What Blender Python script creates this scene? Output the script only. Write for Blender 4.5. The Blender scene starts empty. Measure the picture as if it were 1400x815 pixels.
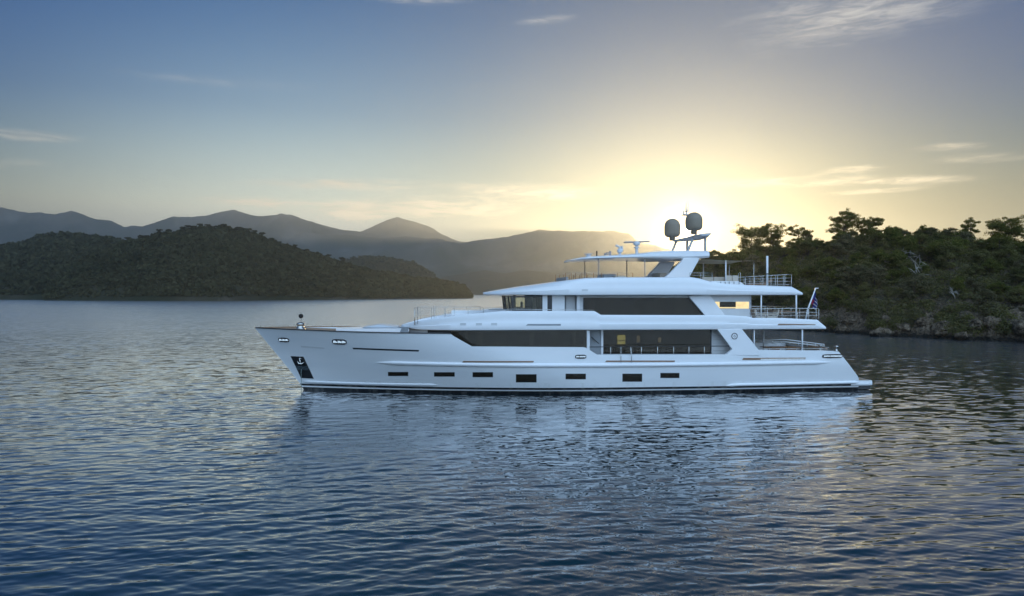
import bpy, bmesh, math, random
import numpy as np
from mathutils import Vector, Matrix, noise as mnoise
R = math.radians
rng = np.random.default_rng(7)
random.seed(7)
sc = bpy.context.scene
col = sc.collection

# ------------------------------------------------------------------ camera
CAM_H, FPX, HZ = 6.9, 932.0, 401.0          # height over the water, focal length and horizon row of the 1400 px photograph
cam_d = bpy.data.cameras.new('camera')
cam = bpy.data.objects.new('camera', cam_d)
col.objects.link(cam)
cam.location = (0, 0, CAM_H)
cam.rotation_euler = (R(90) - math.atan((407.5 - HZ) / FPX), 0, 0)
cam_d.sensor_width = 36
cam_d.lens = 36 * FPX / 1400
cam_d.clip_end = 40000
cam_d.clip_start = 0.1
sc.camera = cam

# ------------------------------------------------------------------ sun direction
SUN_AZ, SUN_EL = R(14.33), R(4.95)           # azimuth clockwise from +Y
SUN = Vector((math.sin(SUN_AZ) * math.cos(SUN_EL), math.cos(SUN_AZ) * math.cos(SUN_EL), math.sin(SUN_EL)))
sun_d = bpy.data.lights.new('sun', 'SUN')
sun_d.energy = 2.9
sun_d.angle = R(0.55)
sun_d.color = (1.0, 0.66, 0.32)
sun = bpy.data.objects.new('sun', sun_d)
col.objects.link(sun)
sun.rotation_euler = (-SUN).to_track_quat('-Z', 'Y').to_euler()

# ------------------------------------------------------------------ render settings
sc.render.engine = 'CYCLES'
sc.view_settings.view_transform = 'Standard'
sc.view_settings.look = 'None'
sc.view_settings.exposure = 0.0
sc.view_settings.gamma = 1.0
cy = sc.cycles
cy.use_denoising = True
cy.max_bounces = 6
cy.diffuse_bounces = 2
cy.glossy_bounces = 3
cy.transmission_bounces = 4
cy.transparent_max_bounces = 8
cy.volume_bounces = 0
cy.sample_clamp_indirect = 4.0
cy.caustics_reflective = False
cy.caustics_refractive = False
# ------------------------------------------------------------------ sky
def build_world():
    w = bpy.data.worlds.new('World')
    sc.world = w
    w.use_nodes = True
    nt = w.node_tree
    nt.nodes.clear()
    L = nt.links.new
    def N(t, **k):
        n = nt.nodes.new(t)
        for a, b in k.items():
            setattr(n, a, b)
        return n
    def M(op, a, b=None, c=None, clamp=False):
        n = N('ShaderNodeMath', operation=op, use_clamp=clamp)
        for i, v in enumerate((a, b, c)):
            if v is None:
                continue
            if isinstance(v, (int, float)):
                n.inputs[i].default_value = v
            else:
                L(v, n.inputs[i])
        return n.outputs[0]
    def MR(v, a, b, c, d, smooth=True):
        n = N('ShaderNodeMapRange', interpolation_type='SMOOTHSTEP' if smooth else 'LINEAR')
        L(v, n.inputs[0])
        for i, x in enumerate((a, b, c, d)):
            n.inputs[i + 1].default_value = x
        return n.outputs[0]
    def ramp(v, stops, interp='EASE'):
        n = N('ShaderNodeValToRGB')
        r = n.color_ramp
        r.interpolation = interp
        while len(r.elements) < len(stops):
            r.elements.new(0.5)
        for e, (p, c) in zip(r.elements, stops):
            e.position = p
            e.color = (*c, 1)
        L(v, n.inputs[0])
        return n.outputs[0]
    def mix(kind, fac, a, b):
        n = N('ShaderNodeMix', data_type='RGBA', blend_type=kind)
        n.clamp_factor = False
        for i, v in ((0, fac), (6, a), (7, b)):
            if isinstance(v, (int, float)):
                n.inputs[i].default_value = v
            elif isinstance(v, tuple):
                n.inputs[i].default_value = (*v, 1)
            else:
                L(v, n.inputs[i])
        return n.outputs[2]
    tc = N('ShaderNodeTexCoord')
    D = tc.outputs['Generated']
    sep = N('ShaderNodeSeparateXYZ'); L(D, sep.inputs[0])
    X, Y, Z = sep.outputs
    # Nishita base
    sky = N('ShaderNodeTexSky', sky_type='NISHITA', sun_disc=False)
    sky.sun_elevation = SUN_EL
    sky.sun_rotation = SUN_AZ
    sky.altitude = 0
    sky.air_density = 1.0
    sky.dust_density = 0.7
    sky.ozone_density = 3.0
    base = mix('MULTIPLY', 1.0, sky.outputs[0], (SKY_K,) * 3)
    # angles
    el = M('ARCSINE', Z)                       # elevation in radians
    dt = N('ShaderNodeVectorMath', operation='DOT_PRODUCT')
    L(D, dt.inputs[0]); dt.inputs[1].default_value = SUN
    ang = M('ARCCOSINE', M('MINIMUM', dt.outputs['Value'], 0.999999))
    eln = M('DIVIDE', el, math.pi / 2, clamp=True)
    # thin evening air away from the sun, by elevation (radiance)
    air = ramp(eln, SKY_AIR, 'B_SPLINE')
    # warm aureole hugging the horizon under the sun and a tight glow round the disc
    de = M('SUBTRACT', el, SUN_EL)
    dh = M('SUBTRACT', M('MULTIPLY', ang, ang), M('MULTIPLY', de, de))
    wide = M('EXPONENT', M('MULTIPLY', M('ADD', M('DIVIDE', M('MAXIMUM', dh, 0.0), 0.22), M('DIVIDE', M('MULTIPLY', de, de), 0.035)), -1.0))
    mid = M('EXPONENT', M('MULTIPLY', M('DIVIDE', ang, 0.35), -1.0))
    tight = M('EXPONENT', M('MULTIPLY', M('DIVIDE', ang, 0.016), -1.0))
    disc = MR(ang, R(0.42), R(0.30), 0.0, 1.0)
    c = mix('ADD', 1.0, base, air)
    c = mix('ADD', wide, c, GLOW_WIDE)
    # a thin high veil of cirrus, densest a little north of the sun
    va = M('DIVIDE', M('ADD', M('ARCTAN2', X, Y), 0.3115), 0.35)
    vf = M('EXPONENT', M('MULTIPLY', M('MULTIPLY', va, va), -1.0))
    c = mix('ADD', vf, c, ramp(eln, SKY_VEIL, 'B_SPLINE'))
    c = mix('ADD', mid, c, GLOW_MID)
    c = mix('ADD', tight, c, GLOW_TIGHT)
    # ---- clouds, placed by azimuth / elevation with streaky noise
    az = M('ARCTAN2', X, Y)
    cv = N('ShaderNodeCombineXYZ'); L(az, cv.inputs[0]); L(el, cv.inputs[1])
    def streaks(scale, sx, sy, detail, rot=0.0, dist=0.6, seed=0.0, rough=0.62):
        mp = N('ShaderNodeMapping')
        L(cv.outputs[0], mp.inputs[0])
        mp.inputs['Rotation'].default_value = (0, 0, rot)
        mp.inputs['Scale'].default_value = (sx, sy, 1)
        mp.inputs['Location'].default_value = (seed, seed * 1.7, seed)
        n = N('ShaderNodeTexNoise')
        n.inputs['Scale'].default_value = scale
        n.inputs['Detail'].default_value = detail
        n.inputs['Roughness'].default_value = rough
        n.inputs['Distortion'].default_value = dist
        L(mp.outputs[0], n.inputs['Vector'])
        return n.outputs[0]
    n1 = streaks(9, 1, 5.0, 7, rot=-0.12, seed=3.1)
    n2 = streaks(22, 1, 6.0, 6, rot=0.08, seed=8.4)
    nn = M('ADD', M('MULTIPLY', n1, 0.7), M('MULTIPLY', n2, 0.3))
    def ell(px, py, wx, wy, tilt=0.0):
        a0 = math.atan((px - 700) / FPX)
        e0 = math.atan((HZ - py) / FPX * math.cos(a0))
        wx, wy = wx / FPX, wy / FPX
        dx = M('SUBTRACT', az, a0); dy = M('SUBTRACT', el, e0)
        ct, st = math.cos(tilt), math.sin(tilt)
        u = M('DIVIDE', M('ADD', M('MULTIPLY', dx, ct), M('MULTIPLY', dy, st)), wx)
        v = M('DIVIDE', M('SUBTRACT', M('MULTIPLY', dy, ct), M('MULTIPLY', dx, st)), wy)
        r2 = M('ADD', M('MULTIPLY', u, u), M('MULTIPLY', v, v))
        return M('EXPONENT', M('MULTIPLY', r2, -1.0))
    acc = None
    for (px, py, wx, wy, tilt, k) in CLOUDS:
        m = M('MULTIPLY', ell(px, py, wx, wy, tilt), k)
        acc = m if acc is None else M('ADD', acc, m)
    dens = MR(M('MULTIPLY', M('MINIMUM', acc, 1.5), nn), 0.12, 0.66, 0.0, 1.0)
    # colour of the cloud: warmer near the horizon and the sun
    lit = ramp(eln, [(0.0, (2.6, 2.1, 1.3)), (0.05, (2.2, 1.8, 1.25)), (0.10, (1.05, 0.95, 0.76)), (0.18, (0.60, 0.62, 0.64)), (0.22, (0.58, 0.60, 0.62)), (0.45, (0.50, 0.56, 0.66)), (1.0, (0.4, 0.5, 0.65))], 'LINEAR')
    lit = mix('ADD', wide, lit, (0.5, 0.40, 0.20))
    grey = mix('MULTIPLY', 1.0, c, (0.86, 0.84, 0.84))
    front = mix('MIX', MR(n2, 0.35, 0.65, 0.35, 1.0), grey, lit)
    c = mix('MIX', M('MULTIPLY', dens, 0.8), c, front)
    c = mix('ADD', disc, c, (60.0, 48.0, 30.0))
    # brightness added to the sky opposite the sun to light the yacht's near side
    bd = N('ShaderNodeVectorMath', operation='DOT_PRODUCT')
    L(D, bd.inputs[0]); bd.inputs[1].default_value = (0.42, -0.85, 0.32)
    bl = M('MULTIPLY', MR(bd.outputs['Value'], -0.15, 0.95, 0.0, 1.0), MR(Y, 0.15, -0.2, 0.0, 1.0))
    c = mix('ADD', bl, c, SKY_BACK_FILL)
    bg = N('ShaderNodeBackground')
    L(c, bg.inputs[0]); bg.inputs[1].default_value = 1.0
    out = N('ShaderNodeOutputWorld')
    L(bg.outputs[0], out.inputs[0])
    w.cycles.sampling_method = 'MANUAL'
    w.cycles.sample_map_resolution = 2048

SKY_K = 0.004
SKY_AIR = [(0.0, (0.50, 0.38, 0.14)), (0.05, (0.36, 0.31, 0.10)), (0.1, (0.03, 0.12, 0.16)), (0.16, (0.0, 0.06, 0.26)), (0.26, (0.0, 0.05, 0.23)), (0.45, (0.008, 0.055, 0.155)), (1.0, (0.015, 0.05, 0.12))]
SKY_VEIL = [(0.0, (1.25, 1.18, 0.95)), (0.05, (1.30, 1.28, 1.10)), (0.1, (0.70, 0.75, 0.64)), (0.16, (0.19, 0.29, 0.28)), (0.26, (0.0, 0.03, 0.08)), (1.0, (0.0, 0.0, 0.02))]
GLOW_WIDE = (0.0, 0.0, 0.0)
GLOW_MID = (0.0, 0.075, 0.02)
GLOW_TIGHT = (16.0, 12.0, 7.0)
SKY_BACK_FILL = (1.12, 1.58, 2.1)
CLOUDS = [(1180, 10, 170, 30, -0.08, 0.72), (1130, 45, 130, 36, 0.1, 0.42), (30, 185, 70, 8, 0.05, 0.85), (15, 224, 50, 8, 0.1, 0.65), (478, 290, 42, 13, 0.0, 1.1),
          (470, 252, 130, 9, 0.03, 1.1), (350, 276, 80, 8, 0.0, 0.9), (610, 284, 120, 17, 0.0, 1.3), (740, 262, 100, 11, -0.03, 1.2), (745, 28, 50, 7, 0.05, 0.8), (1296, 201, 40, 5, -0.04, 1.1),
          (1240, 246, 80, 6, -0.06, 1.0), (1165, 232, 36, 6, 0.0, 0.9), (1345, 216, 60, 7, -0.05, 0.8), (1195, 262, 60, 4, 0.0, 0.9), (1060, 250, 110, 8, -0.03, 0.8), (300, 112, 190, 12, 0.03, 0.5), (565, 0, 80, 7, 0.0, 0.9)]
build_world()
# ------------------------------------------------------------------ helpers
def tag(o, label=None, cat=None, group=None, kind=None):
    if label: o['label'] = label
    if cat: o['category'] = cat
    if group: o['group'] = group
    if kind: o['kind'] = kind
    return o

def new_obj(name, verts, faces, mat, parent=None, smooth=False, mats=None, fmat=None):
    me = bpy.data.meshes.new(name)
    me.from_pydata([tuple(v) for v in verts], [], faces)
    for m in (mats or [mat]):
        me.materials.append(m)
    if fmat is not None:
        me.polygons.foreach_set('material_index', fmat)
    if smooth:
        me.polygons.foreach_set('use_smooth', [True] * len(me.polygons))
    me.update()
    o = bpy.data.objects.new(name, me)
    col.objects.link(o)
    if parent: o.parent = parent
    return o

def np_obj(name, V, F, mat, parent=None, smooth=False, attr=None, mats=None, fmat=None):
    """V (n,3) float, F (m,k) int with k = 3 or 4"""
    V = np.asarray(V, dtype=np.float32); F = np.asarray(F, dtype=np.int32)
    me = bpy.data.meshes.new(name)
    n, (m, k) = len(V), F.shape
    me.vertices.add(n); me.vertices.foreach_set('co', V.ravel())
    me.loops.add(m * k); me.loops.foreach_set('vertex_index', F.ravel())
    me.polygons.add(m)
    me.polygons.foreach_set('loop_start', np.arange(m, dtype=np.int32) * k)
    me.polygons.foreach_set('loop_total', np.full(m, k, dtype=np.int32))
    for mm in (mats or [mat]):
        me.materials.append(mm)
    if fmat is not None:
        me.polygons.foreach_set('material_index', np.asarray(fmat, dtype=np.int32))
    if smooth:
        me.polygons.foreach_set('use_smooth', np.ones(m, dtype=bool))
    me.update(calc_edges=True)
    if attr:
        for an, av in attr.items():
            a = me.attributes.new(an, 'FLOAT', 'POINT')
            a.data.foreach_set('value', np.asarray(av, dtype=np.float32).ravel())
    o = bpy.data.objects.new(name, me)
    col.objects.link(o)
    if parent: o.parent = parent
    return o

def grid_faces(nr, nc):
    i = np.arange(nr - 1)[:, None] * nc + np.arange(nc - 1)[None, :]
    return np.stack([i, i + 1, i + nc + 1, i + nc], -1).reshape(-1, 4)

class Mat:
    """small node-material builder"""
    def __init__(s, name):
        s.m = bpy.data.materials.new(name); s.m.use_nodes = True
        s.nt = s.m.node_tree; s.nt.nodes.clear()
        s.out = s.nt.nodes.new('ShaderNodeOutputMaterial')
    def N(s, t, **k):
        n = s.nt.nodes.new(t)
        for a, b in k.items(): setattr(n, a, b)
        return n
    def L(s, a, b): s.nt.links.new(a, b)
    def val(s, sock, v):
        if isinstance(v, bpy.types.NodeSocket): s.L(v, sock)
        elif isinstance(v, tuple) and len(v) == 3 and sock.type == 'RGBA': sock.default_value = (*v, 1)
        else: sock.default_value = v
    def bsdf(s, **k):
        b = s.N('ShaderNodeBsdfPrincipled')
        for a, v in k.items(): s.val(b.inputs[a.replace('_', ' ')], v)
        s.L(b.outputs[0], s.out.inputs[0]); s.b = b
        return b
    def noise(s, scale, detail=4, rough=0.55, vec=None, sc=(1, 1, 1), dist=0.0, out=0, obj=True):
        mp = s.N('ShaderNodeMapping'); mp.inputs['Scale'].default_value = sc
        if vec is None:
            tc = s.N('ShaderNodeTexCoord'); vec = tc.outputs['Object'] if obj else s.N('ShaderNodeNewGeometry').outputs['Position']
        s.L(vec, mp.inputs[0])
        n = s.N('ShaderNodeTexNoise'); s.L(mp.outputs[0], n.inputs['Vector'])
        n.inputs['Scale'].default_value = scale; n.inputs['Detail'].default_value = detail
        n.inputs['Roughness'].default_value = rough; n.inputs['Distortion'].default_value = dist
        return n.outputs[out]
    def ramp(s, v, stops, interp='LINEAR'):
        n = s.N('ShaderNodeValToRGB'); r = n.color_ramp; r.interpolation = interp
        while len(r.elements) < len(stops): r.elements.new(0.5)
        for e, (p, c) in zip(r.elements, stops):
            e.position = p; e.color = (*c, 1) if isinstance(c, tuple) else (c, c, c, 1)
        s.L(v, n.inputs[0]); return n.outputs[0]
    def math(s, op, a, b=None, clamp=False):
        n = s.N('ShaderNodeMath', operation=op, use_clamp=clamp)
        s.val(n.inputs[0], a)
        if b is not None: s.val(n.inputs[1], b)
        return n.outputs[0]
    def mix(s, fac, a, b, kind='MIX'):
        n = s.N('ShaderNodeMix', data_type='RGBA', blend_type=kind)
        for i, v in ((0, fac), (6, a), (7, b)): s.val(n.inputs[i], v)
        return n.outputs[2]
    def bump(s, h, strength=0.5, dist=0.1):
        n = s.N('ShaderNodeBump'); n.inputs['Strength'].default_value = strength; n.inputs['Distance'].default_value = dist
        s.L(h, n.inputs['Height']); s.L(n.outputs[0], s.b.inputs['Normal']); return n

def smooth01(x):
    x = np.clip(x, 0, 1); return x * x * (3 - 2 * x)

# fractal value noise on arrays (for terrain)
_P = np.random.default_rng(11).random((256, 256))
def vnoise(x, y, scale=1.0, octaves=4, gain=0.5, seed=0):
    out = np.zeros_like(x, dtype=float); amp, tot = 1.0, 0.0
    for o in range(octaves):
        f = 2 ** o / scale
        X = x * f + 17.3 * (seed + o); Y = y * f + 9.1 * (seed + 2 * o)
        xi = np.floor(X).astype(int); yi = np.floor(Y).astype(int)
        u = X - xi; v = Y - yi; u = u * u * (3 - 2 * u); v = v * v * (3 - 2 * v)
        a = _P[xi % 256, yi % 256]; b = _P[(xi + 1) % 256, yi % 256]
        c = _P[xi % 256, (yi + 1) % 256]; d = _P[(xi + 1) % 256, (yi + 1) % 256]
        out += amp * ((a * (1 - u) + b * u) * (1 - v) + (c * (1 - u) + d * u) * v)
        tot += amp; amp *= gain
    return out / tot * 2 - 1
# ------------------------------------------------------------------ air
def build_haze():
    m = Mat('haze_air')
    v = m.N('ShaderNodeVolumePrincipled')
    v.inputs['Color'].default_value = (0.76, 0.89, 1.0, 1)
    v.inputs['Density'].default_value = HAZE_D
    v.inputs['Anisotropy'].default_value = HAZE_G
    m.L(v.outputs[0], m.out.inputs['Volume'])
    x, y0, y1, z0, z1 = 5500, -2500, 6700, -14, HAZE_TOP
    V = [(-x, y0, z0), (x, y0, z0), (x, y1, z0), (-x, y1, z0), (-x, y0, z1), (x, y0, z1), (x, y1, z1), (-x, y1, z1)]
    F = [(0, 3, 2, 1), (4, 5, 6, 7), (0, 1, 5, 4), (1, 2, 6, 5), (2, 3, 7, 6), (3, 0, 4, 7)]
    o = new_obj('haze', V, F, m.m)
    tag(o, kind='stuff')
    m.m.cycles.homogeneous_volume = True

HAZE_D, HAZE_G, HAZE_TOP = 1.8e-4, 0.745, 712

# ------------------------------------------------------------------ water
def build_water():
    m = Mat('sea_water')
    deep = m.N('ShaderNodeBsdfDiffuse'); deep.inputs[0].default_value = (0.005, 0.024, 0.034, 1)
    gl = m.N('ShaderNodeBsdfGlossy'); gl.inputs[0].default_value = (0.97, 0.98, 1.0, 1)
    fre = m.N('ShaderNodeFresnel'); fre.inputs[0].default_value = 1.333
    mx = m.N('ShaderNodeMixShader'); m.L(m.math('MULTIPLY', m.math('POWER', fre.outputs[0], WATER_P), 2.25, clamp=True), mx.inputs[0])
    m.L(deep.outputs[0], mx.inputs[1]); m.L(gl.outputs[0], mx.inputs[2]); m.L(mx.outputs[0], m.out.inputs[0])
    geo = m.N('ShaderNodeNewGeometry')
    # small ripples as direct slope noise: same statistics near and far
    def slope(scale, amp, sx, sy, rot, detail=2):
        mp = m.N('ShaderNodeMapping'); mp.inputs['Scale'].default_value = (sx, sy, 1); mp.inputs['Rotation'].default_value = (0, 0, rot)
        m.L(geo.outputs['Position'], mp.inputs[0])
        n = m.N('ShaderNodeTexNoise'); n.inputs['Scale'].default_value = scale; n.inputs['Detail'].default_value = detail
        n.inputs['Roughness'].default_value = 0.6
        m.L(mp.outputs[0], n.inputs['Vector'])
        a = m.N('ShaderNodeVectorMath', operation='SUBTRACT'); m.L(n.outputs['Color'], a.inputs[0]); a.inputs[1].default_value = (0.5, 0.5, 0.5)
        b = m.N('ShaderNodeVectorMath', operation='MULTIPLY'); m.L(a.outputs[0], b.inputs[0]); b.inputs[1].default_value = (amp * 0.6, amp, 0)
        return b.outputs[0]
    def add(a, b):
        n = m.N('ShaderNodeVectorMath', operation='ADD'); m.L(a, n.inputs[0]); m.L(b, n.inputs[1]); return n.outputs[0]
    s1 = slope(3.4, SL1, 0.55, 1.0, 0.10)
    s2 = slope(1.5, SL2, 0.5, 1.0, -0.12, 3)
    at = m.N('ShaderNodeAttribute', attribute_name='lost')
    sc2 = m.N('ShaderNodeVectorMath', operation='SCALE'); m.L(s2, sc2.inputs[0]); m.L(at.outputs['Fac'], sc2.inputs['Scale'])
    s = add(s1, sc2.outputs[0])
    # gusty and calm patches
    g = m.noise(0.018, 3, 0.55, vec=geo.outputs['Position'], sc=(0.6, 1.6, 1))
    gs = m.N('ShaderNodeMapRange'); m.L(g, gs.inputs[0])
    for i, x in enumerate((0.36, 0.64, 0.55, 1.45)): gs.inputs[i + 1].default_value = x
    sg = m.N('ShaderNodeVectorMath', operation='SCALE'); m.L(s, sg.inputs[0]); m.L(gs.outputs[0], sg.inputs['Scale'])
    nn = m.N('ShaderNodeVectorMath', operation='NORMALIZE'); m.L(add(geo.outputs['Normal'], sg.outputs[0]), nn.inputs[0])
    m.L(nn.outputs[0], gl.inputs['Normal'])
    # waves too small to model at a distance widen the reflection instead
    rr = m.N('ShaderNodeMapRange'); m.L(m.math('POWER', at.outputs['Fac'], 3.0), rr.inputs[0])
    for i, x in enumerate((0.0, 1.0, 0.02, 0.24)): rr.inputs[i + 1].default_value = x
    m.L(rr.outputs[0], gl.inputs['Roughness'])
    # wave mesh near the camera: rows get coarser with distance
    ys = [-30.0, -15.0, -5.0, 0.0, 4.0]
    y = 6.0
    while y < 230:
        ys.append(y); y += max(0.040, 0.0023 * y) if y > 12 else 0.15
    ys = np.array(ys); nc = 1450
    u = np.linspace(-1, 1, nc)
    half = 0.86 * np.maximum(ys, 0) + 8
    X = u[None, :] * half[:, None]; Y = np.repeat(ys[:, None], nc, 1)
    dy = np.gradient(ys); dx = 2 * half / nc
    step = np.maximum(dy, dx)[:, None]
    Z = np.zeros_like(X); rg = np.random.default_rng(5)
    lost = np.zeros((len(ys), 1)); tot = 0
    nw = 64
    lam = np.exp(np.linspace(math.log(0.16), math.log(2.4), nw)) * rg.uniform(0.93, 1.07, nw)
    amod = np.clip(1.0 + 0.75 * vnoise(X, Y, 11, 4, seed=3) + 0.4 * vnoise(X, Y, 2.4, 2, seed=8), 0.25, 3)
    PHN = [vnoise(X, Y, sc_, 2, seed=q) * 1.6 for q, sc_ in enumerate((3.0, 6.0, 9.0, 14.0))]
    for i, l in enumerate(lam):
        th = R(-90 + 9) + rg.normal(0, 0.42 if l < 2 else 0.26)
        k = 2 * math.pi / l
        slope_i = WAVE_S * (1.0 if l < 0.9 else (0.9 / l) ** 0.9) * (1.15 if 0.22 < l < 0.8 else 0.85)
        fade = smooth01((l / step - 2.2) / 3.0)
        ph = rg.uniform(0, 2 * math.pi)
        Z += (slope_i / k) * fade * np.sin(k * (math.cos(th) * X + math.sin(th) * Y) + ph + (PHN[i % 4] * (0.6 if i % 2 else -0.6)))
        lost += slope_i ** 2 * (1 - fade ** 2); tot += slope_i ** 2
    Z *= amod * smooth01((230 - Y) / 50)
    V = np.stack([X, Y, Z], -1).reshape(-1, 3); F = grid_faces(len(ys), nc)
    lostv = np.repeat(np.sqrt(lost / tot), nc, 1)
    # far sheets out to the horizon (separate rings, sharing the near sheet's borders)
    n0 = len(V); H0, H1 = half[0], half[-1]
    yb, yt = ys[0], ys[-1]; B = 5480.0
    nrow = len(ys)
    extra = [(-B, yb, 0), (-B, yt, 0), (-B, 6680, 0), (B, 6680, 0), (B, yt, 0), (B, yb, 0), (B, -2480, 0), (-B, -2480, 0)]
    V = np.vstack([V, extra]); e = n0
    o = np_obj('water', V, F, m.m, smooth=True, attr={'lost': np.concatenate([lostv.ravel(), np.ones(8)])})
    bm = bmesh.new(); bm.from_mesh(o.data); bm.verts.ensure_lookup_table(); v = bm.verts
    def f(ids):
        fc = bm.faces.new([v[i] for i in ids]); fc.smooth = True
    left = [r * nc for r in range(nrow)]; right = [r * nc + nc - 1 for r in range(nrow)]
    bottom = list(range(nc)); top = [(nrow - 1) * nc + c for c in range(nc)]
    for a, b in zip(left, left[1:]): pass
    # side strips as fans
    for r in range(nrow - 1):
        f((left[r], left[r + 1], e + 1) if r else (left[r], left[r + 1], e + 1))
        f((right[r], e + 4, right[r + 1]))
    f((left[0], e + 1, e)); f((right[0], e + 5, e + 4))
    mid = nc // 2
    for c in range(nc - 1):
        f((top[c], top[c + 1], e + 2 if c < mid else e + 3))
        f((bottom[c], e + 7 if c < mid else e + 6, bottom[c + 1]))
    f((top[mid], e + 3, e + 2)); f((top[0], e + 2, e + 1)); f((top[-1], e + 4, e + 3))
    f((bottom[mid], e + 7, e + 6)); f((bottom[0], e, e + 7)); f((bottom[-1], e + 6, e + 5))
    bm.normal_update()
    for fc in bm.faces:
        if fc.normal.z < 0: fc.normal_flip()
    bm.to_mesh(o.data); bm.free()
    tag(o, kind='structure')

SL1, SL2, WAVE_S = 0.07, 0.50, 0.0132
WATER_P = 1.0
HAZE_ON = True
build_water()
if HAZE_ON: build_haze()
# ------------------------------------------------------------------ foliage material
def foliage_mat(name, c0, c1, c2, scale=0.5, trans=0.25, big=0.05):
    m = Mat(name)
    n = m.noise(scale, 3, 0.6, obj=False)
    nb = m.noise(big, 3, 0.5, obj=False)
    c = m.ramp(n, [(0.3, c0), (0.5, c1), (0.72, c2)])
    c = m.mix(m.ramp(nb, [(0.35, 0.0), (0.7, 0.55)]), c, c2)
    d = m.N('ShaderNodeBsdfDiffuse'); m.L(c, d.inputs[0])
    t = m.N('ShaderNodeBsdfTranslucent'); m.L(m.mix(1.0, c, (1.3, 1.25, 0.5), 'MULTIPLY'), t.inputs[0])
    x = m.N('ShaderNodeMixShader'); x.inputs[0].default_value = trans
    m.L(d.outputs[0], x.inputs[1]); m.L(t.outputs[0], x.inputs[2]); m.L(x.outputs[0], m.out.inputs[0])
    return m.m

def hill_mat(name, soil, green, rock, scale):
    m = Mat(name)
    n = m.noise(scale, 6, 0.6, obj=False)
    n2 = m.noise(scale * 6, 4, 0.6, obj=False)
    c = m.ramp(n, [(0.35, green), (0.55, soil), (0.75, rock)])
    c = m.mix(m.ramp(n2, [(0.4, 0.0), (0.65, 0.6)]), c, green)
    m.bsdf(Base_Color=c, Roughness=0.95)
    m.b.inputs['Specular IOR Level'].default_value = 0.1
    m.bump(n2, 0.6, 1.0 / scale * 0.02)
    return m.m

def P3(px, py, Y):
    """world point that stands Y metres out, seen at a pixel of the photograph"""
    return Vector(((px - 700) / FPX * Y, Y, CAM_H + (HZ - py) / FPX * Y))

def interp(pts, x):
    a = np.array(pts, float); return np.interp(x, a[:, 0], a[:, 1])

def hill(name, ridge, shore_y, ridge_y, mat, n=220, rows=46, rough=0.06, rscale=0.25, seed=1, back=0.6, spur=0.18, power=0.8, edge=None, jag=0.045):
    """a real terrain mass: shore line, slope with spurs, crest, far slope"""
    a = np.array(ridge, float)
    px = np.linspace(a[0, 0], a[-1, 0], n)
    ry = interp(ridge_y, px) if isinstance(ridge_y, list) else np.full(n, float(ridge_y))
    sy = interp(shore_y, px) if isinstance(shore_y, list) else np.full(n, float(shore_y))
    rz = CAM_H + (HZ - interp(ridge, px)) / FPX * ry
    rz = rz * (1 + jag * vnoise(px, px * 0 + 3, 26, 5, seed=seed + 40, gain=0.6) * smooth01(np.minimum(px - px[0], px[-1] - px) / 30))
    W = float((px[-1] - px[0]) / FPX * ry.mean())
    v = np.concatenate([np.linspace(0, 1, rows), 1 + back * np.linspace(0, 1, rows // 2)[1:]])
    Yy = sy[None, :] + (ry - sy)[None, :] * v[:, None]
    X = (px[None, :] - 700) / FPX * Yy
    up = np.where(v <= 1, np.clip(v, 0, 1) ** power, 1 - smooth01((v - 1) / back))
    Z = rz[None, :] * up[:, None]
    hmax = rz.max()
    env = np.sin(np.pi * np.clip(v, 0, 1))[:, None] * (v <= 1)[:, None]
    sp = vnoise(X, Yy * 0.35, W * rscale, 4, seed=seed)
    Z = Z * (1 + spur * sp * env * 1.6) + hmax * rough * vnoise(X, Yy, W * rscale * 0.3, 5, seed=seed + 5) * (0.25 + env)
    Z[0] = -6; Z[-1] = -6
    Z[1] = np.minimum(Z[1], hmax * 0.08 + 1.0)
    Z[:, 0] = np.minimum(Z[:, 0], Z[:, 0] * 0.0 + rz[0] * up)
    o = np_obj(name, np.stack([X, Yy, Z], -1).reshape(-1, 3), grid_faces(len(v), n), mat, smooth=True)
    tag(o, kind='structure')
    return X, Yy, Z, v

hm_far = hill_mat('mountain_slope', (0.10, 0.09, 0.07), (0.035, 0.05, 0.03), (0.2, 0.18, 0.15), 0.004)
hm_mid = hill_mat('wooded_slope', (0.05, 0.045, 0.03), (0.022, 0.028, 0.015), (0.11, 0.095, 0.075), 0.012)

# far ranges
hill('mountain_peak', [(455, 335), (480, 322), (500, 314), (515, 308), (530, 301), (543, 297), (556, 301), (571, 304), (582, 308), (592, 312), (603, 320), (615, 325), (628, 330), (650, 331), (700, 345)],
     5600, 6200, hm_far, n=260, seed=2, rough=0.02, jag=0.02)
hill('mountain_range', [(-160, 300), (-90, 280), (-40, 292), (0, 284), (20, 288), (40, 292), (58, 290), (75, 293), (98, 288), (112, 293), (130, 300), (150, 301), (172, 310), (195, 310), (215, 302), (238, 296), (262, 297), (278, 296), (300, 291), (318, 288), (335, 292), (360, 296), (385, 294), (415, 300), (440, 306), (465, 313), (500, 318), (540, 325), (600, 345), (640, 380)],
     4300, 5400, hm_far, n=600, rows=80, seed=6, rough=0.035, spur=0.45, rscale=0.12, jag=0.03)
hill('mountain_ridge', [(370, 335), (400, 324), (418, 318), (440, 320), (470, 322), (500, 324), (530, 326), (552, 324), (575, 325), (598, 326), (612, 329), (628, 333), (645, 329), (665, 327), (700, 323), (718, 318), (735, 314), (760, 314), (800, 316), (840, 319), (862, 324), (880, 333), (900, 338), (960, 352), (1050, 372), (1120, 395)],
     3800, 4900, hm_far, n=500, rows=80, seed=9, rough=0.04, spur=0.45, rscale=0.12, jag=0.03)
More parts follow.
